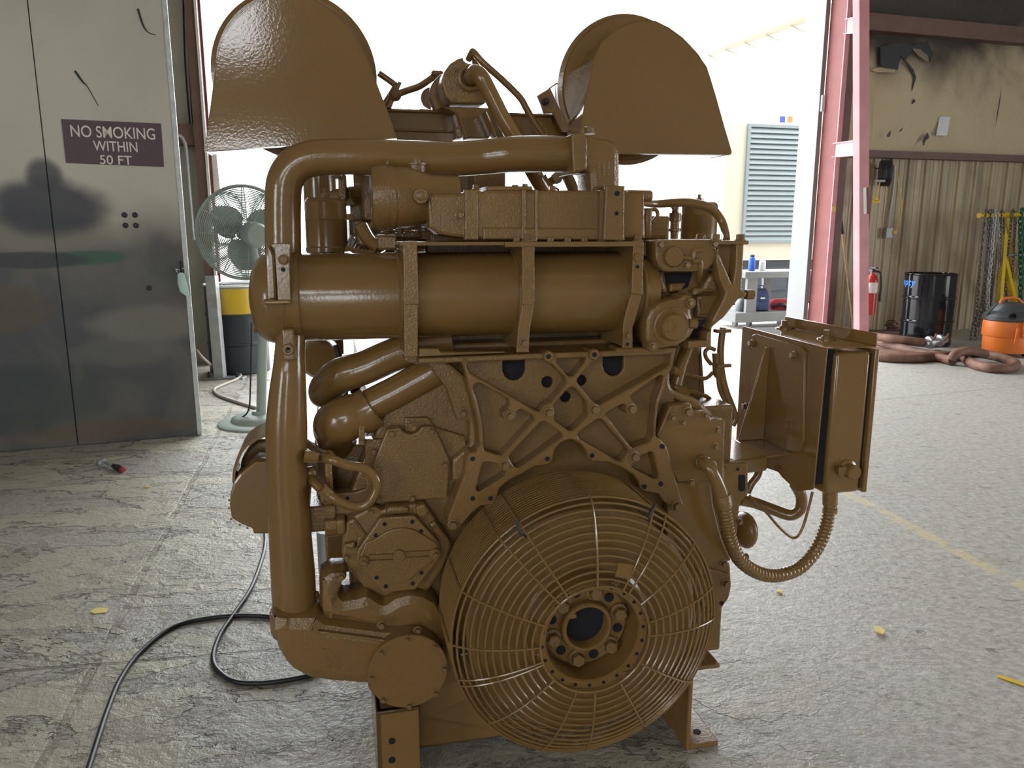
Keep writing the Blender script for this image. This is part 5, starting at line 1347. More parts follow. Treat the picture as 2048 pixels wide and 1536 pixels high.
# ---- sign
def on_leaf(px, py, off):
    return Dp(px, py, off)
sg = [(122, 238), (322, 247), (328, 334), (132, 326)]
P = [on_leaf(x, y, .004) for x, y in sg]
mb = MB(); mb.prism(P, [p - DNn * .003 for p in P]); sgn = mb.build('sign', 'sign'); tag(sgn, 'maroon NO SMOKING WITHIN 50 FT sign on the door leaf', 'sign')
def text_on(txt, px, py, hpx, normal, along, origin_pt, parent, mat, wpx=None, ref=None, name='lettering', thick=.0015):
    cu = bpy.data.curves.new(name, 'FONT'); cu.body = txt; cu.align_x = 'CENTER'; cu.align_y = 'CENTER'; cu.extrude = thick / 2; cu.offset = .006
    cu.size = 1.0
    o = bpy.data.objects.new(name, cu); link(o)
    bpy.context.view_layer.update()
    me = bpy.data.meshes.new_from_object(o.evaluated_get(bpy.context.evaluated_depsgraph_get()))
    bpy.data.objects.remove(o); bpy.data.curves.remove(cu)
    xs = [v.co.x for v in me.vertices]; ys = [v.co.y for v in me.vertices]
    w0 = max(xs) - min(xs); h0 = max(ys) - min(ys)
    a = on_plane(px, py - hpx / 2, origin_pt, normal); b = on_plane(px, py + hpx / 2, origin_pt, normal)
    H = (a - b).length
    sx = H / h0
    if wpx:
        l = on_plane(px - wpx / 2, py, origin_pt, normal); r = on_plane(px + wpx / 2, py, origin_pt, normal); sx = (r - l).length / w0
    c = on_plane(px, py, origin_pt, normal)
    X = along.normalized(); Zv = normal.normalized(); Yv = Zv.cross(X)
    cx = (max(xs) + min(xs)) / 2; cy = (max(ys) + min(ys)) / 2
    for v in me.vertices:
        x = (v.co.x - cx) * sx; y = (v.co.y - cy) * H / h0; z = v.co.z
        v.co = c + X * x + Yv * y + Zv * (z + .001)
    me.materials.append(M[mat]); 
    return link(bpy.data.objects.new(name, me), parent)
sgn_al = (P[1] - P[0]).normalized()
sp0 = on_leaf(220, 290, .0045)
text_on('NO SMOKING', 227, 265, 23, DNn, sgn_al, sp0, sgn, 'letter', 168)
text_on('WITHIN', 231, 293, 20, DNn, sgn_al, sp0, sgn, 'letter', 88)
text_on('50 FT', 232, 320, 18, DNn, sgn_al, sp0, sgn, 'letter', 64)
# raised casting number on the engine's ribbed bracket
for _t, _x, _y, _h in (('97', 1128, 834, 11), ('13', 1257, 846, 9)):
    _n = text_on(_t, _x, _y, _h, -EV, EU, EO + EV * .0435, None, 'cast', name='cast_number', thick=.002)
    _mi = (Matrix.Translation(EO) @ Matrix.Rotation(PSI, 4, 'Z')).inverted()
    _n.data.transform(_mi); _n.parent = brk
# ---- face mask hanging on a hook of the door
hk = on_leaf(361, 538, .02)
mk = empty('face_mask', hk); tag(mk, 'pale green paper face mask hanging on the door edge', 'mask')
mb = MB()
pts = [(355, 548), (362, 543), (369, 548), (375, 570), (380, 592), (372, 592), (360, 583), (355, 567)]
P = [on_leaf(x, y, .03) - hk for x, y in pts]
c = sum(P, Vector()) / len(P) + DNn * .025
mb.add(P + [c] + [p - DNn * .004 for p in P], [(i, (i + 1) % 8, 8) for i in range(8)] + [tuple(9 + i for i in range(7, -1, -1))])
mb.build('mask_cloth', 'maskblue', mk, ang=60)
for A in ([(355, 545), (352, 538), (360, 540), (369, 536), (370, 546)], [(375, 592), (377, 605), (380, 612), (381, 600), (380, 592)]):
    mb = MB(); mb.tube([on_leaf(x, y, .028) - hk for x, y in A], .0022, 6); mb.build('ear_loop', 'white', mk)
q = on_leaf(361, 524, .0); mb = MB(); mb.tube([q, q + DNn * .03, q + DNn * .04 - Vector((0, 0, .03)), q + DNn * .03 - Vector((0, 0, .05)), q + DNn * .045 - Vector((0, 0, .065))], .006, 8); tag(mb.build('coat_hook', 'dark'), 'small dark hook on door leaf above the mask', 'hook')

# ---- pedestal fan
fb0 = G(518, 845); fb0.z = 0
fan = empty('pedestal_fan', fb0); tag(fan, 'grey pedestal shop fan with round wire cage beside the doorway', 'fan')
hc = W(490, 466, fb0.y) - fb0
mb = MB(); mb.lathe((0, 0, 0), (0, 0, 1), [(.29, 0), (.29, .012), (.27, .02), (.20, .024), (.19, .045), (.165, .06), (.05, .068), (.04, .09)], 48); mb.build('fan_base', 'fangrey', fan, ang=40)
pole_top = Vector((W(527, 575, fb0.y).x - fb0.x, 0, W(527, 575, fb0.y).z))
mb = MB(); mb.cyl((0.02, 0, .06), pole_top + Vector((0, 0, .0)), .035, 20); mb.build('pole', 'fangrey', fan)
face = Vector((-.50, .82, .06)).normalized()
mb = MB(); hd = hc
mc = hd - face * .10 + Vector((.03, 0, 0))
mb.lathe(mc, face, [(.02, -.16), (.07, -.155), (.085, -.13), (.085, .02), (.06, .05), (.03, .06)], 24); mot = mb.build('fan_motor', 'fangrey', fan, ang=30)
mb = MB(); mb.tube([mc + Vector((.0, 0, -.06)), mc + Vector((.01, 0, -.16)), (pole_top + mc) / 2 + Vector((.02, 0, -.05)), pole_top], .024, 10); mb.build('fan_neck', 'fangrey', fan)
x_, y_, a_ = frame_of(face)
RF = .325
for nm, dz, bulge in (('rear_cage', -.055, -.055), ('front_cage', .055, .05)):
    mb = MB()
    for k in range(1, 25):
        r = .05 + (RF - .05) * k / 24
        mb.torus(hd + face * (dz * .35 + bulge * (1 - (r / RF) ** 2.5)), face, r, .0032, 48, 5)
    for k in range(12):
        t = 2 * math.pi * k / 12
        pts = [hd + face * (dz * .35 + bulge * (1 - (r / RF) ** 2.5)) + (x_ * math.cos(t) + y_ * math.sin(t)) * r for r in (.05, .12, .2, .27, RF)]
        mb.tube(pts, .004, 5, per=2)
    tag(mb.build(nm, 'fangrey', fan), kind='stuff')
mb = MB(); mb.torus(hd, face, RF, .011, 64, 8)
for k in range(40):
    t = 2 * math.pi * k / 40; d = (x_ * math.cos(t) + y_ * math.sin(t)) * RF
    mb.tube([hd + d - face * .03, hd + d + face * .03], .002, 4, smooth=False)
mb.build('cage_rim', 'fangrey', fan)
for k in range(3):
    t = 2 * math.pi * k / 3 + .6
    d = x_ * math.cos(t) + y_ * math.sin(t); e = face.cross(d)
    mb = MB(); vs = []
    for i in range(6):
        r = .05 + .21 * i / 5; w = .05 + .09 * math.sin(math.pi * min(1, i / 5 * .8 + .2))
        for sgn_ in (-1, 1): vs.append(hd + d * r + e * (w * sgn_ * .8) + face * (.03 * sgn_))
    vs2 = [v + face * .004 for v in vs]
    n = len(vs)
    fs = [(2 * i, 2 * i + 1, 2 * i + 3, 2 * i + 2) for i in range(5)] + [(n + 2 * i + 2, n + 2 * i + 3, n + 2 * i + 1, n + 2 * i) for i in range(5)]
    fs += [(2 * i, 2 * i + 2, n + 2 * i + 2, n + 2 * i) for i in range(5)] + [(2 * i + 3, 2 * i + 1, n + 2 * i + 1, n + 2 * i + 3) for i in range(5)] + [(0, n, n + 1, 1), (10, 11, n + 11, n + 10)]
    mb.add(vs + vs2, fs); mb.build('fan_blade', 'fangrey', fan, ang=50)
mb = MB(); mb.lathe(hd, face, [(.03, -.04), (.055, -.03), (.055, .03), (.03, .045)], 20); mb.build('fan_hub', 'fangrey', fan)
mb = MB(); mb.tube([Vector((.0, -.02, .75)), Vector((-.02, -.07, .3)), Vector((-.05, -.08, .1)), Vector((-.16, -.05, .035)), Vector((-.2, .05, .03)), Vector((-.1, .12, .06))], .006, 8); mb.build('fan_cord', 'rubber', fan)

# ---- drums
def drum(name, c, mats, lab, upper=None):
    d = empty(name, c); tag(d, lab, 'drum')
    r, h = .29, .88
    mb = MB()
    prof = [(r * .97, .0), (r, .008), (r, .02)]
    for zr in (.30, .59):
        prof += [(r, h * zr / .88 - .02), (r + .010, h * zr / .88 - .006), (r + .010, h * zr / .88 + .006), (r, h * zr / .88 + .02)]
    prof += [(r, h - .02), (r + .004, h - .016)]
    mb.lathe((0, 0, 0), (0, 0, 1), prof, 56, True, False); mb.build('drum_shell', mats, d, ang=30)
    mb = MB(); mb.lathe((0, 0, 0), (0, 0, 1), [(r - .012, h - .03), (.004, h - .03)], 48, False, True); lid = mb.build('drum_lid', mats if upper is None else 'white', d)
    mb = MB(); mb.torus((0, 0, h - .006), (0, 0, 1), r, .009, 56, 8); mb.build('drum_rim', 'white' if upper else 'drumblack', d)
    for x, y, rr in ((.18, .05, .035), (-.17, .08, .02)):
        mb = MB(); mb.lathe((x, y, h - .03), (0, 0, 1), [(rr, 0), (rr, .01), (rr * .6, .012)], 16); mb.build('bung', 'drumblack', lid)
    return d
gb = G(1873, 695) + Vector((0, .29, 0)); gb.z = 0
db = drum('oil_drum', gb, 'drumblack', 'glossy black steel drum marked empty, standing by the sheet metal wall')
# hand-written word wrapped round the shell
def drum_text(txt, d, start, radius, z, size, mat):
    cu = bpy.data.curves.new('t', 'FONT'); cu.body = txt; cu.size = size; cu.align_y = 'CENTER'; cu.extrude = .0008; cu.shear = .15; cu.space_character = 1.2; cu.offset = .003
    o = bpy.data.objects.new('t', cu); link(o); bpy.context.view_layer.update()
    me = bpy.data.meshes.new_from_object(o.evaluated_get(bpy.context.evaluated_depsgraph_get())); bpy.data.objects.remove(o); bpy.data.curves.remove(cu)
    for v in me.vertices:
        a = start + v.co.x / radius; rr = radius + .0015 + v.co.z
        v.co = Vector((math.cos(a) * rr, math.sin(a) * rr, z + v.co.y))
    me.materials.append(M[mat]); me.name = 'handwriting'
    return link(bpy.data.objects.new('handwriting', me), d)
M['chalkblue'] = simple('blue_paint_marker', (.05, .25, .85), .5)
va = math.atan2(-gb.y, -gb.x)
drum_text('Empty', db, va - 1.78, .29, .77, .115, 'chalkblue')
def yel_mat():
    m, nt, b = new_mat('drum_band_paint')
    N = nt.nodes; tc = N.new('ShaderNodeTexCoord'); sp = N.new('ShaderNodeSeparateXYZ'); nt.links.new(tc.outputs['Object'], sp.inputs[0])
    n = N.new('ShaderNodeTexNoise'); n.inputs['Scale'].default_value = 5; nt.links.new(tc.outputs['Object'], n.inputs[0])
    def mr(f, a, b_):
        r = N.new('ShaderNodeMapRange'); r.inputs[1].default_value = a; r.inputs[2].default_value = b_; r.interpolation_type = 'SMOOTHSTEP'; nt.links.new(f, r.inputs[0]); return r.outputs[0]
    up = mr(sp.outputs[2], .595, .605); xx = mr(sp.outputs[0], -.10, .02); top = mr(sp.outputs[2], .86, .83)
    m0 = N.new('ShaderNodeMix'); m0.data_type = 'RGBA'; m0.inputs[6].default_value = (.22, .24, .24, 1); m0.inputs[7].default_value = (.72, .47, .03, 1)
    mt = N.new('ShaderNodeMath'); mt.operation = 'MULTIPLY'; nt.links.new(xx, mt.inputs[0]); nt.links.new(top, mt.inputs[1]); nt.links.new(mt.outputs[0], m0.inputs[0])
    m1 = N.new('ShaderNodeMix'); m1.data_type = 'RGBA'; m1.inputs[6].default_value = (.030, .038, .050, 1); nt.links.new(m0.outputs[2], m1.inputs[7]); nt.links.new(up, m1.inputs[0])
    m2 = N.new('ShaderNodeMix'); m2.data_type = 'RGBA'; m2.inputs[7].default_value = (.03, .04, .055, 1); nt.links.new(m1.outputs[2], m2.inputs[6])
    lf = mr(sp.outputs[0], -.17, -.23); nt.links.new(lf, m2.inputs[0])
    nt.links.new(m2.outputs[2], b.inputs['Base Color']); b.inputs['Roughness'].default_value = .4
    return m
M['yelband'] = yel_mat()
gl_ = G(468, 750) + Vector((-.02, .25, 0)); gl_.z = 0
drum('oil_drum', gl_, 'yelband', 'dark drum with yellow band and white rim behind the fan', 'w')
# ---- stand post beside the fan with bolted feet
pa = G(438, 758); pa.z = 0
ptop = W(424, 556, pa.y)
mb = MB(); mb.bar(pa, pa + Vector((-.012, 0, .98)), .09, .012, (0, 1, 0)); mb.bar(pa + Vector((.04, .04, 0)), pa + Vector((.028, .04, .98)), .012, .09, (0, 1, 0))
sp_ = mb.build('angle_iron_post', 'galv'); tag(sp_, 'pale angle iron post bolted to the floor in front of the yellow banded drum', 'post')
mb = MB(); mb.box(pa + Vector((-.16, -.05, 0)), pa + Vector((.02, .08, .018))); ft = mb.build('foot_plate', 'steel', sp_, .002)
mb = MB(); mb.box(pa + Vector((.02, -.03, 0)), pa + Vector((.24, .08, .018))); ft = mb.build('foot_plate', 'steel', sp_, .002)
for dx in (-.10, .17):
    mb = MB(); mb.lathe(pa + Vector((dx, .01, .018)), (0, 0, 1), [(.014, 0), (.014, .015), (.007, .016), (.007, .05)], 8); mb.build('anchor_bolt', 'dark', sp_)
def ground_cord(name, pts, r, mat, lab, cat='cord', n=10, per=8):
    P = []
    for p in pts:
        z = p[2] if len(p) > 2 else 0
        q = G(p[0], p[1], r + z) if len(p) < 4 else W(p[0], p[1], p[3])
        P.append(q)
    mb = MB(); mb.tube(P, r, n, per); o = mb.build(name, mat, ang=60); tag(o, lab, cat); return o
ground_cord('air_hose', [(394, 700, 0, 7.2), (405, 715, 0, 7.0), (440, 742, .02), (478, 748), (476, 757), (440, 772), (428, 780), (440, 792), (480, 806), (540, 824)], .013, 'cordgrey', 'pale air hose snaking on the floor beside the fan')
ground_cord('power_cord', [(170, 1560), (195, 1480), (215, 1420), (240, 1360), (280, 1305), (345, 1255), (420, 1236), (500, 1231), (560, 1240), (640, 1290), (640, 1340), (560, 1362), (480, 1365), (440, 1345), (426, 1315), (440, 1270), (470, 1225), (500, 1180), (520, 1130), (530, 1090), (530, 1050)], .0078, 'cordblack' if 'cordblack' in M else 'rubber', 'thick black power cord looping over the floor left of the engine', n=12)
# ---- ratchet on the floor
ra = G(203, 928); rb_ = G(248, 946)
rt = empty('ratchet_wrench', ra); tag(rt, 'chrome ratchet with dark red-ended grip lying on the floor', 'wrench')
d = (rb_ - ra); Lr = d.length; d.normalize(); sd = Vector((-d.y, d.x, 0))
mb = MB(); mb.lathe((0, 0, 0), (0, 0, 1), [(.022, 0), (.026, .006), (.026, .026), (.018, .032)], 20); mb.build('ratchet_head', 'steel', rt)
mb = MB(); mb.tube([Vector((0, 0, .016)), d * Lr * .6 + Vector((0, 0, .014))], .0085, 10); mb.build('shank', 'steel', rt)
mb = MB(); mb.tube([d * Lr * .55 + Vector((0, 0, .018)), d * Lr * .7 + Vector((0, 0, .018)), d * Lr * .85 + Vector((0, 0, .018)), d * Lr * .92 + Vector((0, 0, .018))], [.013, .018, .018, .015], 12); mb.build('grip', 'rubber', rt)
mb = MB(); mb.tube([d * Lr * .92 + Vector((0, 0, .018)), d * Lr * 1.0 + Vector((0, 0, .018))], [.017, .012], 12); mb.build('grip_end', 'redcloth', rt)
# ---- scraps of tape and chips on the floor
scr = [((1400 + 0, 0), None)]
def scrap(px, py, pts, mat, lab, lift=.0):
    c = G(px, py); k = .0022
    top = []; bot = []
    for x, y in pts:
        z = .004 + lift * (x * x + y * y) ** .5 * k
        top.append(Vector((x * k, y * k * 2.2, z))); bot.append(Vector((x * k, y * k * 2.2, max(0, z - .003))))
    mb = MB(); mb.prism(bot, top); o = mb.build('tape_scrap', mat); o.location = c; tag(o, lab, 'scrap', 'scraps on the floor')
scrap(1757, 1265, [(-8, -3), (0, -6), (8, -2), (6, 5), (-4, 5)], 'paper', 'crumpled yellow scrap on the floor right of the conduit loop', .5)
scrap(1558, 1185, [(-6, -2), (2, -4), (6, 0), (0, 4)], 'paper', 'small tan chip on the floor under the conduit loop', .4)
scrap(2025, 1363, [(-16, 4), (-12, 7), (16, -4), (12, -8)], 'cordyellow', 'thin strip of yellow tape near the lower right corner')
scrap(200, 1222, [(-14, -2), (-4, -5), (14, -3), (10, 4), (-10, 4)], 'paper', 'torn yellow tape scrap beside the slab joint')
scrap(295, 975, [(-8, -1), (6, -2), (8, 1), (-6, 2)], 'paper', 'little yellow scrap on the floor right of the ratchet', .1)
# ================================================================== RIGHT SIDE OF THE SHOP
# ---- push broom handle leaning on the wall
a = Bw(1711, 664, .30); a.z = .0; b = Bw(1681, 434, .10)
st = empty('broom_handle', a); tag(st, 'long pale wooden handle with black grip leaning on the wall', 'broom')
dv = (b - a)
mb = MB(); mb.cyl((0, 0, .0), dv * .87, .017, 12); mb.build('wood_shaft', 'wood', st)
mb = MB(); mb.cyl(dv * .86, dv, .021, 12); mb.build('grip', 'rubber', st)
# ---- fire extinguisher
c = on_plane(1742, 582, p0 + BN * .10, BN)
fe = empty('fire_extinguisher', c); tag(fe, 'red fire extinguisher hung behind the pink post', 'extinguisher')
mb = MB(); mb.lathe((0, 0, -.28), (0, 0, 1), [(.05, 0), (.065, .015), (.065, .40), (.05, .45), (.025, .47), (.022, .50)], 24); mb.build('cylinder', 'extred', fe, ang=40)
mb = MB(); mb.box((-.02, -.03, .22), (.02, .06, .25)); mb.box((-.015, -.10, .26), (.015, .05, .275)); mb.build('valve_lever', 'dark', fe, .003)
mb = MB(); mb.tube([(.02, -.02, .23), (.08, -.03, .20), (.10, -.03, .05), (.10, -.02, -.05), (.105, -.02, -.12)], [.011, .012, .012, .017, .017], 8); mb.build('discharge_hose', 'rubber', fe)
mb = MB(); vs = [];
mb.lathe((0, 0, -.02), (0, 0, 1), [(.0655, 0), (.0655, .12)], 24, False, False); mb.build('instruction_band', 'letter', fe)
# bracket to the post
mb = MB(); mb.box((-.16, -.03, .0), (-.05, .01, .04)); mb.build('hanger', 'dark', fe)
# ---- retractable cord reel with outlet
c = Bw(1770, 346, .22)
rl = empty('cord_reel', c); tag(rl, 'black retractable cord reel on the wall above the girt line', 'cord reel')
axr = (BB * .80 - BN * .60).normalized()
mb = MB(); mb.lathe(-axr * .07, axr, [(.13, 0), (.17, .01), (.175, .03), (.165, .035), (.165, .10), (.175, .105), (.17, .13), (.13, .14)], 40); mb.build('reel_housing', 'rubber', rl, ang=25)
mb = MB(); mb.lathe(-axr * .075, axr, [(.15, 0), (.15, .15)], 40); mb.torus(Vector(), axr, .176, .004, 40, 6); mb.build('reel_bands', 'grey_plastic', rl)
q = Bw(1760, 362, .30) - c
mb = MB(); mb.bar(q + Vector((-.07, 0, 0)), q + Vector((.06, 0, 0)), .05, .03); mb.build('cord_guide', 'steel', rl, .005)
P = [q, Bw(1757, 378, .30) - c, Bw(1753, 395, .30) - c]
mb = MB(); mb.tube(P, .008, 8); mb.build('reel_cord', 'cordyellow', rl)
q = Bw(1752, 403, .30) - c
mb = MB(); mb.box(q + Vector((-.045, -.02, -.02)), q + Vector((.045, .02, .02))); mb.box(q + Vector((-.02, -.02, .0)), q + Vector((.02, .02, .06))); mb.build('socket_block', 'cordyellow', rl, .006)
mb = MB(); mb.bar(Vector((.0, 0, .05)), BN * .26 + Vector((.05, 0, .08)), .05, .01); mb.build('wall_bracket', 'dark', rl)
ob = Bw(1776, 466, .06)
ou = empty('outlet_box', ob); tag(ou, 'grey outlet box at the foot of a wall conduit with yellow plug', 'outlet')
mb = MB(); mb.box((-.045, -.05, -.07), (.045, .05, .07)); mb.build('box_body', 'steel', ou, .006)
mb = MB(); mb.tube([Vector((.0, .0, .06)), Bw(1781, 420, .04) - ob, Bw(1788, 372, .04) - ob, Bw(1790, 330, .04) - ob], .012, 8); mb.build('conduit', 'steel', ou)
mb = MB(); mb.box((.04, -.07, -.01), (.09, -.02, .03)); mb.build('plug', 'cordyellow', ou, .006)
mb = MB(); mb.tube([Vector((.09, -.05, .01)), Bw(1792, 458, .10) - ob, Bw(1799, 440, .10) - ob, Bw(1803, 410, .10) - ob, Bw(1798, 375, .10) - ob, Bw(1794, 340, .12) - ob], .007, 8); mb.build('plug_cord', 'cordyellow', ou)
q = Bw(1795, 458, .11) - ob
mb = MB(); mb.bar(q, q + Vector((.03, 0, .05)), .03, .004); mb.build('cord_tag', 'white', ou)
# ---- shop vacuum
vb = G(2022, 716) + Vector((0.06, .22, 0)); vb.z = 0
va_ = empty('shop_vacuum', vb); tag(va_, 'orange wet-dry shop vacuum with dark grey motor head', 'vacuum')
mb = MB(); mb.lathe((0, 0, 0), (0, 0, 1), [(.20, .04), (.225, .045), (.23, .06), (.235, .22), (.245, .225), (.25, .24), (.25, .38), (.245, .40)], 40); mb.build('tank', 'orange', va_, ang=25)
mb = MB(); mb.lathe((0, 0, .40), (0, 0, 1), [(.25, 0), (.26, .01), (.26, .05), (.24, .08), (.20, .11), (.18, .16), (.15, .19), (.08, .20)], 40); hd_ = mb.build('motor_head', 'grey_plastic', va_, ang=25)
mb = MB(); mb.tube([(-.13, -.02, .58), (-.10, -.02, .64), (.05, -.02, .645), (.13, -.02, .58)], .016, 10); mb.build('carry_handle', 'orange', va_)
mb = MB(); mb.lathe((-.10, -.20, .47), (-.35, -.9, 0), [(.042, 0), (.042, .06), (.032, .06), (.032, .01)], 20); mb.build('hose_port', 'rubber', va_)
mb = MB(); mb.tube([(-.21, -.10, .60), (-.24, -.05, .52), (-.26, .0, .45)], .008, 8); mb.build('vac_cord', 'rubber', va_)
for a in (225, 315, 45, 135):
    x, y = .2 * math.cos(R(a)), .2 * math.sin(R(a))
    mb = MB(); mb.lathe((x, y - .02, .028), (0, 1, 0), [(.028, 0), (.028, .03)], 14); mb.build('caster', 'rubber', va_)
mb = MB(); mb.tube([(-.06, -.25, .16), (-.06, -.262, .26), (-.055, -.262, .34)], .012, 8); mb.box((.0, -.27, .24), (.05, -.24, .42)); mb.build('tank_latch', 'orange', va_, .004)
# ---- yellow chain rack
rk0 = Bw(1962, 700, .75); rk0.z = 0
rk = empty('chain_rack', rk0); tag(rk, 'yellow pipe A-frame rack draped with lifting chains', 'rack')
def Rk(px, py, off): return Bw(px, py, off) - rk0
mb = MB(); mb.cyl(Rk(1958, 431, .95), Rk(2100, 428, .45), .032, 16); mb.build('top_pipe', 'yellow', rk)
for pts in (((2012, 436, .72), (1992, 690, 1.15)), ((2012, 436, .72), (2035, 668, .25)), ((2005, 500, .74), (2028, 602, 1.1))):
    a = Rk(*pts[0]); b = Rk(*pts[1])
    if pts[1][1] > 650: b.z = -0.0
    mb = MB(); mb.bar(a, b, .055, .055, BN); mb.build('frame_leg', 'yellow', rk)
mb = MB(); mb.cyl(Rk(2015, 510, .70), Rk(2090, 508, .5), .02, 10); mb.build('cross_pipe', 'steel', rk)
def chain(P, r, mat, lab, link_len=.058):
    path = smooth_path(P, 14)
    out = [path[0]]; acc = 0
    mb = MB(); k = 0
    dist = [0]
    for i in range(1, len(path)): dist.append(dist[-1] + (path[i] - path[i - 1]).length)
    total = dist[-1]; s = 0; i = 0
    while s < total:
        while i < len(dist) - 2 and dist[i + 1] < s: i += 1
        p = path[i].lerp(path[i + 1], (s - dist[i]) / max(1e-6, dist[i + 1] - dist[i])); t = (path[i + 1] - path[i]).normalized()
        x, y, _ = frame_of(t)
        sd = x if k % 2 else y
        h = link_len * .5
        ring = [p + t * (h * math.cos(a)) * 1.15 + sd * (h * .62 * math.sin(a)) for a in [2 * math.pi * j / 10 for j in range(10)]]
        vs = []; fs = []; nn = t.cross(sd)
        for j, q in enumerate(ring):
            d = (q - p).normalized()
            for m_ in range(5):
                aa = 2 * math.pi * m_ / 5; vs.append(q + d * (r * math.cos(aa)) + nn * (r * math.sin(aa)))
        for j in range(10):
            for m_ in range(5): fs.append((j * 5 + m_, ((j + 1) % 10) * 5 + m_, ((j + 1) % 10) * 5 + (m_ + 1) % 5, j * 5 + (m_ + 1) % 5))
        mb.add(vs, fs); s += link_len * .82; k += 1
    o = mb.build('lifting_chain', mat, ang=80); tag(o, lab, 'chain', 'chains draped over the yellow rack'); return o
chain([Bw(1980, 690, 1.05), Bw(1976, 600, 1.02), Bw(1984, 500, .98), Bw(1989, 440, .97), Bw(1990, 421, .92), Bw(1995, 440, .86), Bw(1998, 520, .86), Bw(1990, 640, .9)], .0075, 'galv', 'bright steel chain hanging nearest the end of the rack pipe')
chain([Bw(1950, 675, .95), Bw(1958, 560, .95), Bw(1966, 470, .95), Bw(1971, 430, .96), Bw(1973, 421, .92), Bw(1977, 440, .86), Bw(1972, 540, .86), Bw(1955, 660, .88)], .0075, 'chain', 'dull brown chain hanging at the very end of the rack pipe')
chain([Bw(1981, 440, .92), Bw(1976, 520, .90), Bw(1964, 600, .92), Bw(1946, 650, .95), Bw(1941, 690, .98)], .0075, 'chain', 'dark slack chain sagging away from the rack towards the drum')
chain([Bw(2018, 660, .78), Bw(2012, 560, .80), Bw(2020, 470, .82), Bw(2024, 430, .80), Bw(2026, 421, .75), Bw(2030, 440, .68), Bw(2024, 560, .68)], .0075, 'chain', 'rusty chain hanging inboard of the rack leg')
chain([Bw(2040, 640, .72), Bw(2042, 540, .74), Bw(2041, 470, .74), Bw(2043, 422, .70), Bw(2050, 440, .62), Bw(2050, 560, .62)], .012, 'green', 'green coated chain at the picture edge of the rack', .09)
chain([Bw(1966, 650, .99), Bw(1970, 560, .97), Bw(1978, 470, .95), Bw(1982, 421, .92), Bw(1986, 445, .86), Bw(1984, 560, .86), Bw(1976, 670, .88)], .0075, 'chain', 'dark doubled chain between the dull brown and bright steel chains')
chain([Bw(2002, 640, .90), Bw(2000, 560, .88), Bw(2001, 470, .86), Bw(2003, 424, .84), Bw(2007, 445, .78), Bw(2006, 560, .78)], .0075, 'chain', 'shorter dark chain hanging against the yellow rack leg')
# ---- suction hoses on the floor
def hose(pts, r, lab):
    P = [G(p[0], p[1], p[2] if len(p) > 2 else r) for p in pts]
    mb = MB(); mb.tube(P, r, 14, 8); o = mb.build('suction_hose', 'hose_brown', ang=60); tag(o, lab, 'hose', 'suction hoses on the floor'); return o
R5 = .048
hose([(1742, 680), (1780, 690), (1830, 703), (1880, 712, .05), (1910, 712)], R5, 'brown suction hose crossing the middle of the floor bundle')
hose([(1735, 700), (1790, 708), (1850, 713), (1895, 711, .06), (1940, 705), (1990, 712), (2030, 726), (2020, 736), (1980, 736), (1945, 727), (1925, 712)], R5, 'rusty brown suction hose ending in a loop at the front')
hose([(1744, 672, .14), (1790, 678, .14), (1840, 684, .12), (1868, 688, .07)], R5, 'brown suction hose lying on top of the bundle')
hose([(1738, 711), (1780, 716), (1830, 717), (1870, 714), (1905, 722, .05)], R5, 'front brown suction hose nearest the control box')
h_ = hose([(1902, 722), (1912, 708, .12), (1940, 702, .14), (1970, 708, .08)], R5, 'curled brown hose end with open dark mouth')
c = G(1866, 692, .07)
fit = empty('hose_coupling', Vector((c.x, c.y, 0))); tag(fit, 'pale metal hose coupling lying on the hoses by the black drum', 'coupling')
mb = MB(); mb.lathe((0, 0, .12), (1, .2, .15), [(.05, -.12), (.05, -.08), (.075, -.07), (.075, -.03), (.045, -.02), (.045, .06), (.07, .07), (.07, .10), (.04, .11), (.04, .17)], 20); mb.build('coupling_body', 'steel', fit, ang=30)
for s_ in (-.05, .09):
    mb = MB(); mb.tube([Vector((s_, -.05, .14)), Vector((s_ + .01, -.09, .18)), Vector((s_ + .02, -.10, .23))], .012, 8); mb.build('cam_lever', 'hose_brown', fit)
# ---- low timber box at the foot of the wall
c = Bw(1768, 668, .32); c.z = 0
mb = MB(); mb.hexa([Vector((-.32, -.12, 0)), Vector((.32, -.05, 0)), Vector((.32, .12, 0)), Vector((-.32, .05, 0)), Vector((-.32, -.12, .08)), Vector((.32, -.05, .08)), Vector((.32, .12, .08)), Vector((-.32, .05, .08))])
o = mb.build('timber_block', 'brown', None, .006); o.location = c; tag(o, 'dark timber block lying at the foot of the sheet metal wall', 'timber')
c2 = Bw(1783, 650, .32); c2.z = .08
rg = empty('rope_bundle', c2); tag(rg, 'small tangle of rusty wire rope sitting on the timber block', 'rope')
mb = MB()
for k in range(5):
    mb.torus(Vector((.02 * math.cos(k * 2), .02 * math.sin(k * 2), .03 + .02 * k)), (.3 * math.sin(k), .3 * math.cos(k), 1), .07 - .004 * k, .008, 24, 6)
mb.build('rope_coil', 'hose_brown', rg)

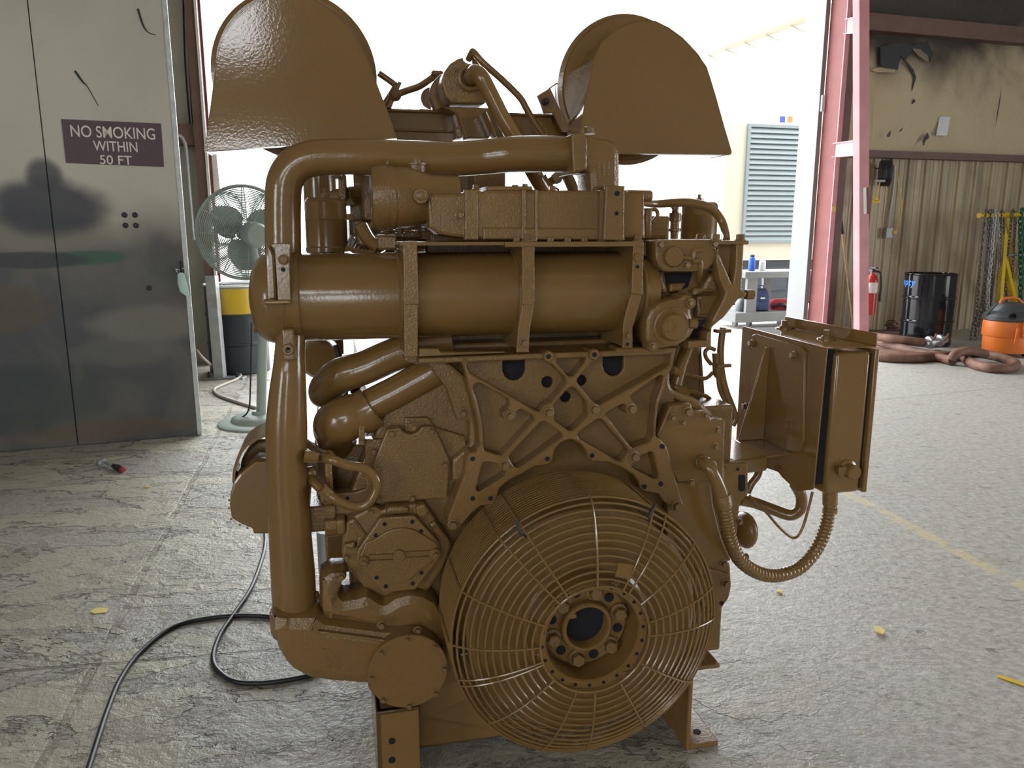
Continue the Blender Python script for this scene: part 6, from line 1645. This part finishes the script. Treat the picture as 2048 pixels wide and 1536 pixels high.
# ================================================================== OUTSIDE THE DOORWAY
# ---- generator enclosure with louvered panel
OF = 13.0                                   # its front plane along the building axis
def Op(px, py, off=0.0): return on_plane(px, py, BN * (OF - off), BN)
a = Op(1455, 244); b = Op(1720, 518)
gcol = Op(1455, 518)
ge = empty('generator_enclosure', Vector((Op(1560, 518).x, Op(1560, 518).y, 0))); tag(ge, 'cream generator enclosure with blue-grey louvered panel standing in the yard', 'enclosure')
g0 = ge.location.copy()
def gslab(name, b0, b1, n0, n1, z0, z1, mat, bev=.0):
    mb = MB(); mb.prism([Bp(b0, n0, z0) - g0, Bp(b1, n0, z0) - g0, Bp(b1, n1, z0) - g0, Bp(b0, n1, z0) - g0], [Bp(b0, n0, z1) - g0, Bp(b1, n0, z1) - g0, Bp(b1, n1, z1) - g0, Bp(b0, n1, z1) - g0])
    return mb.build(name, mat, ge, bev)
b0 = bcoord(a).x; b1 = bcoord(b).x; zt = a.z; zb = b.z
gslab('housing', b0, b1, OF, OF + 5, zb, zt, 'yardcream')
gslab('skid_base', b0, b1, OF + .1, OF + 4.9, -.02, zb, 'slate')
for k in range(4):
    x0 = b0 + .5 + k * .55; gslab('base_panel', x0, x0 + .48, OF + .08, OF + .1, .25, zb - .12, 'slate')
l0 = bcoord(Op(1500, 256)).x; l1 = bcoord(Op(1640, 256)).x; lz1 = Op(1550, 256).z; lz0 = Op(1550, 480).z
gslab('louver_frame', l0 - .06, l0, OF - .05, OF + .02, lz0, lz1, 'louver'); gslab('louver_frame', l0 - .06, l1, OF - .05, OF + .02, lz1, lz1 + .05, 'louver'); gslab('louver_frame', l0 - .06, l1, OF - .05, OF + .02, lz0 - .05, lz0, 'louver')
gslab('louver_back', l0, l1, OF - .012, OF - .004, lz0, lz1, 'slate')
nl = 22
for k in range(nl):
    z = lz0 + (lz1 - lz0) * k / nl; hh = (lz1 - lz0) / nl
    mb = MB(); mb.prism([Bp(l0, OF - .05, z) - g0, Bp(l1, OF - .05, z) - g0, Bp(l1, OF - .012, z + hh * .85) - g0, Bp(l0, OF - .012, z + hh * .85) - g0],
                        [Bp(l0, OF - .045, z - .008) - g0, Bp(l1, OF - .045, z - .008) - g0, Bp(l1, OF - .007, z + hh * .85 - .008) - g0, Bp(l0, OF - .007, z + hh * .85 - .008) - g0])
    mb.build('louver_slat', 'louver', ge)
for px, mat in ((1564, 'emblemblue'), (1579, 'emblemorange')):
    q = bcoord(Op(px, 239)); 
    gslab('emblem_square', q.x - .055, q.x + .055, OF - .02, OF - .005, q.z - .055, q.z + .055, mat)
# overhead eave of the building across the yard
e0 = W(1400, 112, 46.0); e1 = W(1640, 24, 32.0)
wa = empty('yard_building', Vector((e0.x, e0.y, 0))); tag(wa, 'pale building with sloping eave across the yard behind the enclosure', 'building')
w0 = wa.location.copy()
dvx = (e1 - e0); dvh = Vector((dvx.x, dvx.y, 0)).normalized(); nr = Vector((dvh.y, -dvh.x, 0))
if nr.x < 0: nr = -nr
mb = MB(); lo0 = Vector((e0.x, e0.y, 0)); lo1 = Vector((e1.x, e1.y, 0)) + dvh * 2
A0 = [Vector((e0.x, e0.y, -.02)), Vector((lo1.x, lo1.y, -.02)), Vector((lo1.x, lo1.y, e1.z)), e0]
A0 = [p + nr * .6 for p in A0]
mb.prism([p - w0 for p in A0], [p + nr * .3 - w0 for p in A0]); mb.build('wall', 'yardcream', wa)
mb = MB(); mb.bar(e0 - w0, e1 + dvx * .1 - w0, .8, .16); mb.build('eave', 'yardcream', wa)
for k in range(5):
    q = e0.lerp(e1, .1 + .18 * k)
    mb = MB(); mb.bar(q - w0 + Vector((0, 0, -.12)), q - w0 + nr * .6 + Vector((0, 0, -.35)), .06, .06); mb.build('eave_bracket', 'yardcream', wa)
# ---- utility cart with bags and cans
cc = G(1530, 652); cc.z = -.02
ct_ = empty('utility_cart', cc); tag(ct_, 'grey two-shelf utility cart standing outside the doorway', 'cart')
def Cp(px, py, dn=0.0): return on_plane(px, py, cc + BN * dn, BN)
def cslab(nm, px0, px1, py0, py1, dn0, dn1, mat, bev=.01):
    p = bcoord(Cp(px0, py0, 0)); q = bcoord(Cp(px1, py1, 0)); n = bcoord(cc).y
    mb = MB(); z0, z1 = min(p.z, q.z), max(p.z, q.z)
    mb.prism([Bp(p.x, n + dn0, z0) - cc, Bp(q.x, n + dn0, z0) - cc, Bp(q.x, n + dn1, z0) - cc, Bp(p.x, n + dn1, z0) - cc], [Bp(p.x, n + dn0, z1) - cc, Bp(q.x, n + dn0, z1) - cc, Bp(q.x, n + dn1, z1) - cc, Bp(p.x, n + dn1, z1) - cc])
    return mb.build(nm, mat, ct_, bev)
cslab('shelf', 1484, 1640, 543, 553, -.1, .5, 'yardgrey'); cslab('shelf', 1464, 1640, 625, 638, -.1, .5, 'yardgrey')
cslab('leg', 1490, 1505, 548, 632, -.08, -.02, 'yardgrey', .003); cslab('leg', 1625, 1635, 548, 632, -.08, -.02, 'yardgrey', .003)
cslab('leg', 1562, 1573, 548, 628, .42, .48, 'yardgrey', .003)
for px in (1470, 1498, 1560):
    q = Cp(px, 645, .0) - cc; mb = MB(); mb.lathe(q + Vector((0, 0, -.0)), BB, [(.055, -.02), (.055, .02)], 18); mb.build('caster', 'grey_plastic', ct_)
    mb = MB(); mb.box(q + Vector((-.03, -.03, .02)), q + Vector((.03, .03, .12))); mb.build('caster_fork', 'steel', ct_)
def can2(px, pyb, pyt, rpx, mat, capm, lab):
    b = Cp(px, pyb - 1, .1); t = Cp(px, pyt, .1); r = (Cp(px + rpx, pyb, .1) - b).length; H = t.z - b.z
    o = empty('spray_can', b); tag(o, lab, 'spray can', 'spray cans on the cart')
    mb = MB(); mb.lathe((0, 0, 0), (0, 0, 1), [(r * .9, 0), (r, .01), (r, H * .78), (r * .8, H * .84)], 18); mb.build('can_body', mat, o)
    mb = MB(); mb.lathe((0, 0, H * .84), (0, 0, 1), [(r * .8, 0), (r * .8, H * .12), (r * .6, H * .16)], 18); mb.build('can_cap', capm, o)
can2(1503, 543, 509, 5.5, 'blue', 'rubber', 'blue spray can with black cap on the cart top shelf')
can2(1524, 543, 518, 5.5, 'white', 'white', 'white spray can with blue label on the cart top shelf')
# bags on the lower shelf
zsh = Cp(1520, 625).z
def bag(name, px, pyt, pyb, wpx, mat, lab, cat, dn=.15):
    b = Cp(px, pyb, dn); b.z = zsh; t = Cp(px, pyt, dn); w = (Cp(px + wpx, pyb, dn) - b).length; H = t.z - b.z
    o = empty(name, b); tag(o, lab, cat)
    mb = MB(); vs = []; fs = []; n = 16; rows = 7
    for j in range(rows + 1):
        tt = j / rows; k = (1 - (max(0, tt - .6) / .4) ** 2 * .35) * (.92 + .08 * math.sin(tt * 3))
        for i in range(n):
            a = 2 * math.pi * i / n; sx = abs(math.cos(a)) ** .6 * math.copysign(1, math.cos(a)); sy = abs(math.sin(a)) ** .6 * math.copysign(1, math.sin(a))
            vs.append(Vector((sx * w * k, sy * .13 * k, H * tt)))
    for j in range(rows):
        for i in range(n): fs.append((j * n + i, j * n + (i + 1) % n, (j + 1) * n + (i + 1) % n, (j + 1) * n + i))
    fs.append(tuple(range(n - 1, -1, -1))); fs.append(tuple(rows * n + i for i in range(n)))
    mb.add(vs, fs); mb.build('bag_body', mat, o, ang=70)
    return o, w, H
o, w_, H_ = bag('backpack', 1518, 577, 626, 15, 'navy', 'navy blue backpack on the cart lower shelf', 'backpack')
mb = MB(); mb.box((-w_ * .7, -.17, H_ * .08), (w_ * .7, -.10, H_ * .45)); mb.build('front_pocket', 'navy', o, .02)
mb = MB(); mb.box((-.03, -.145, H_ * .58), (.03, -.128, H_ * .64)); mb.build('white_patch', 'white', o)
mb = MB(); mb.tube([(-.04, -.02, H_), (-.03, -.02, H_ + .04), (.03, -.02, H_ + .04), (.04, -.02, H_)], .008, 6); mb.build('grab_loop', 'navy', o)
o, w_, H_ = bag('duffel_bag', 1562, 598, 626, 24, 'redcloth', 'red cloth bag slumped beside the navy backpack', 'bag', .2)
mb = MB(); mb.tube([(-w_ * .8, -.12, H_ * .4), (-w_ * .2, -.16, H_ * .6), (w_ * .3, -.15, H_ * .3), (w_ * .7, -.13, H_ * .2)], .025, 8); mb.build('strap', 'rubber', o)
o, w_, H_ = bag('tool_bag', 1484, 595, 626, 11, 'grey_plastic', 'dark tool bag at the left end of the cart lower shelf', 'bag', .15)
mb = MB(); mb.tube([(-w_ * .5, 0, H_), (0, 0, H_ + .06), (w_ * .5, 0, H_)], .01, 6); mb.build('handle', 'rubber', o)
finish_curves()
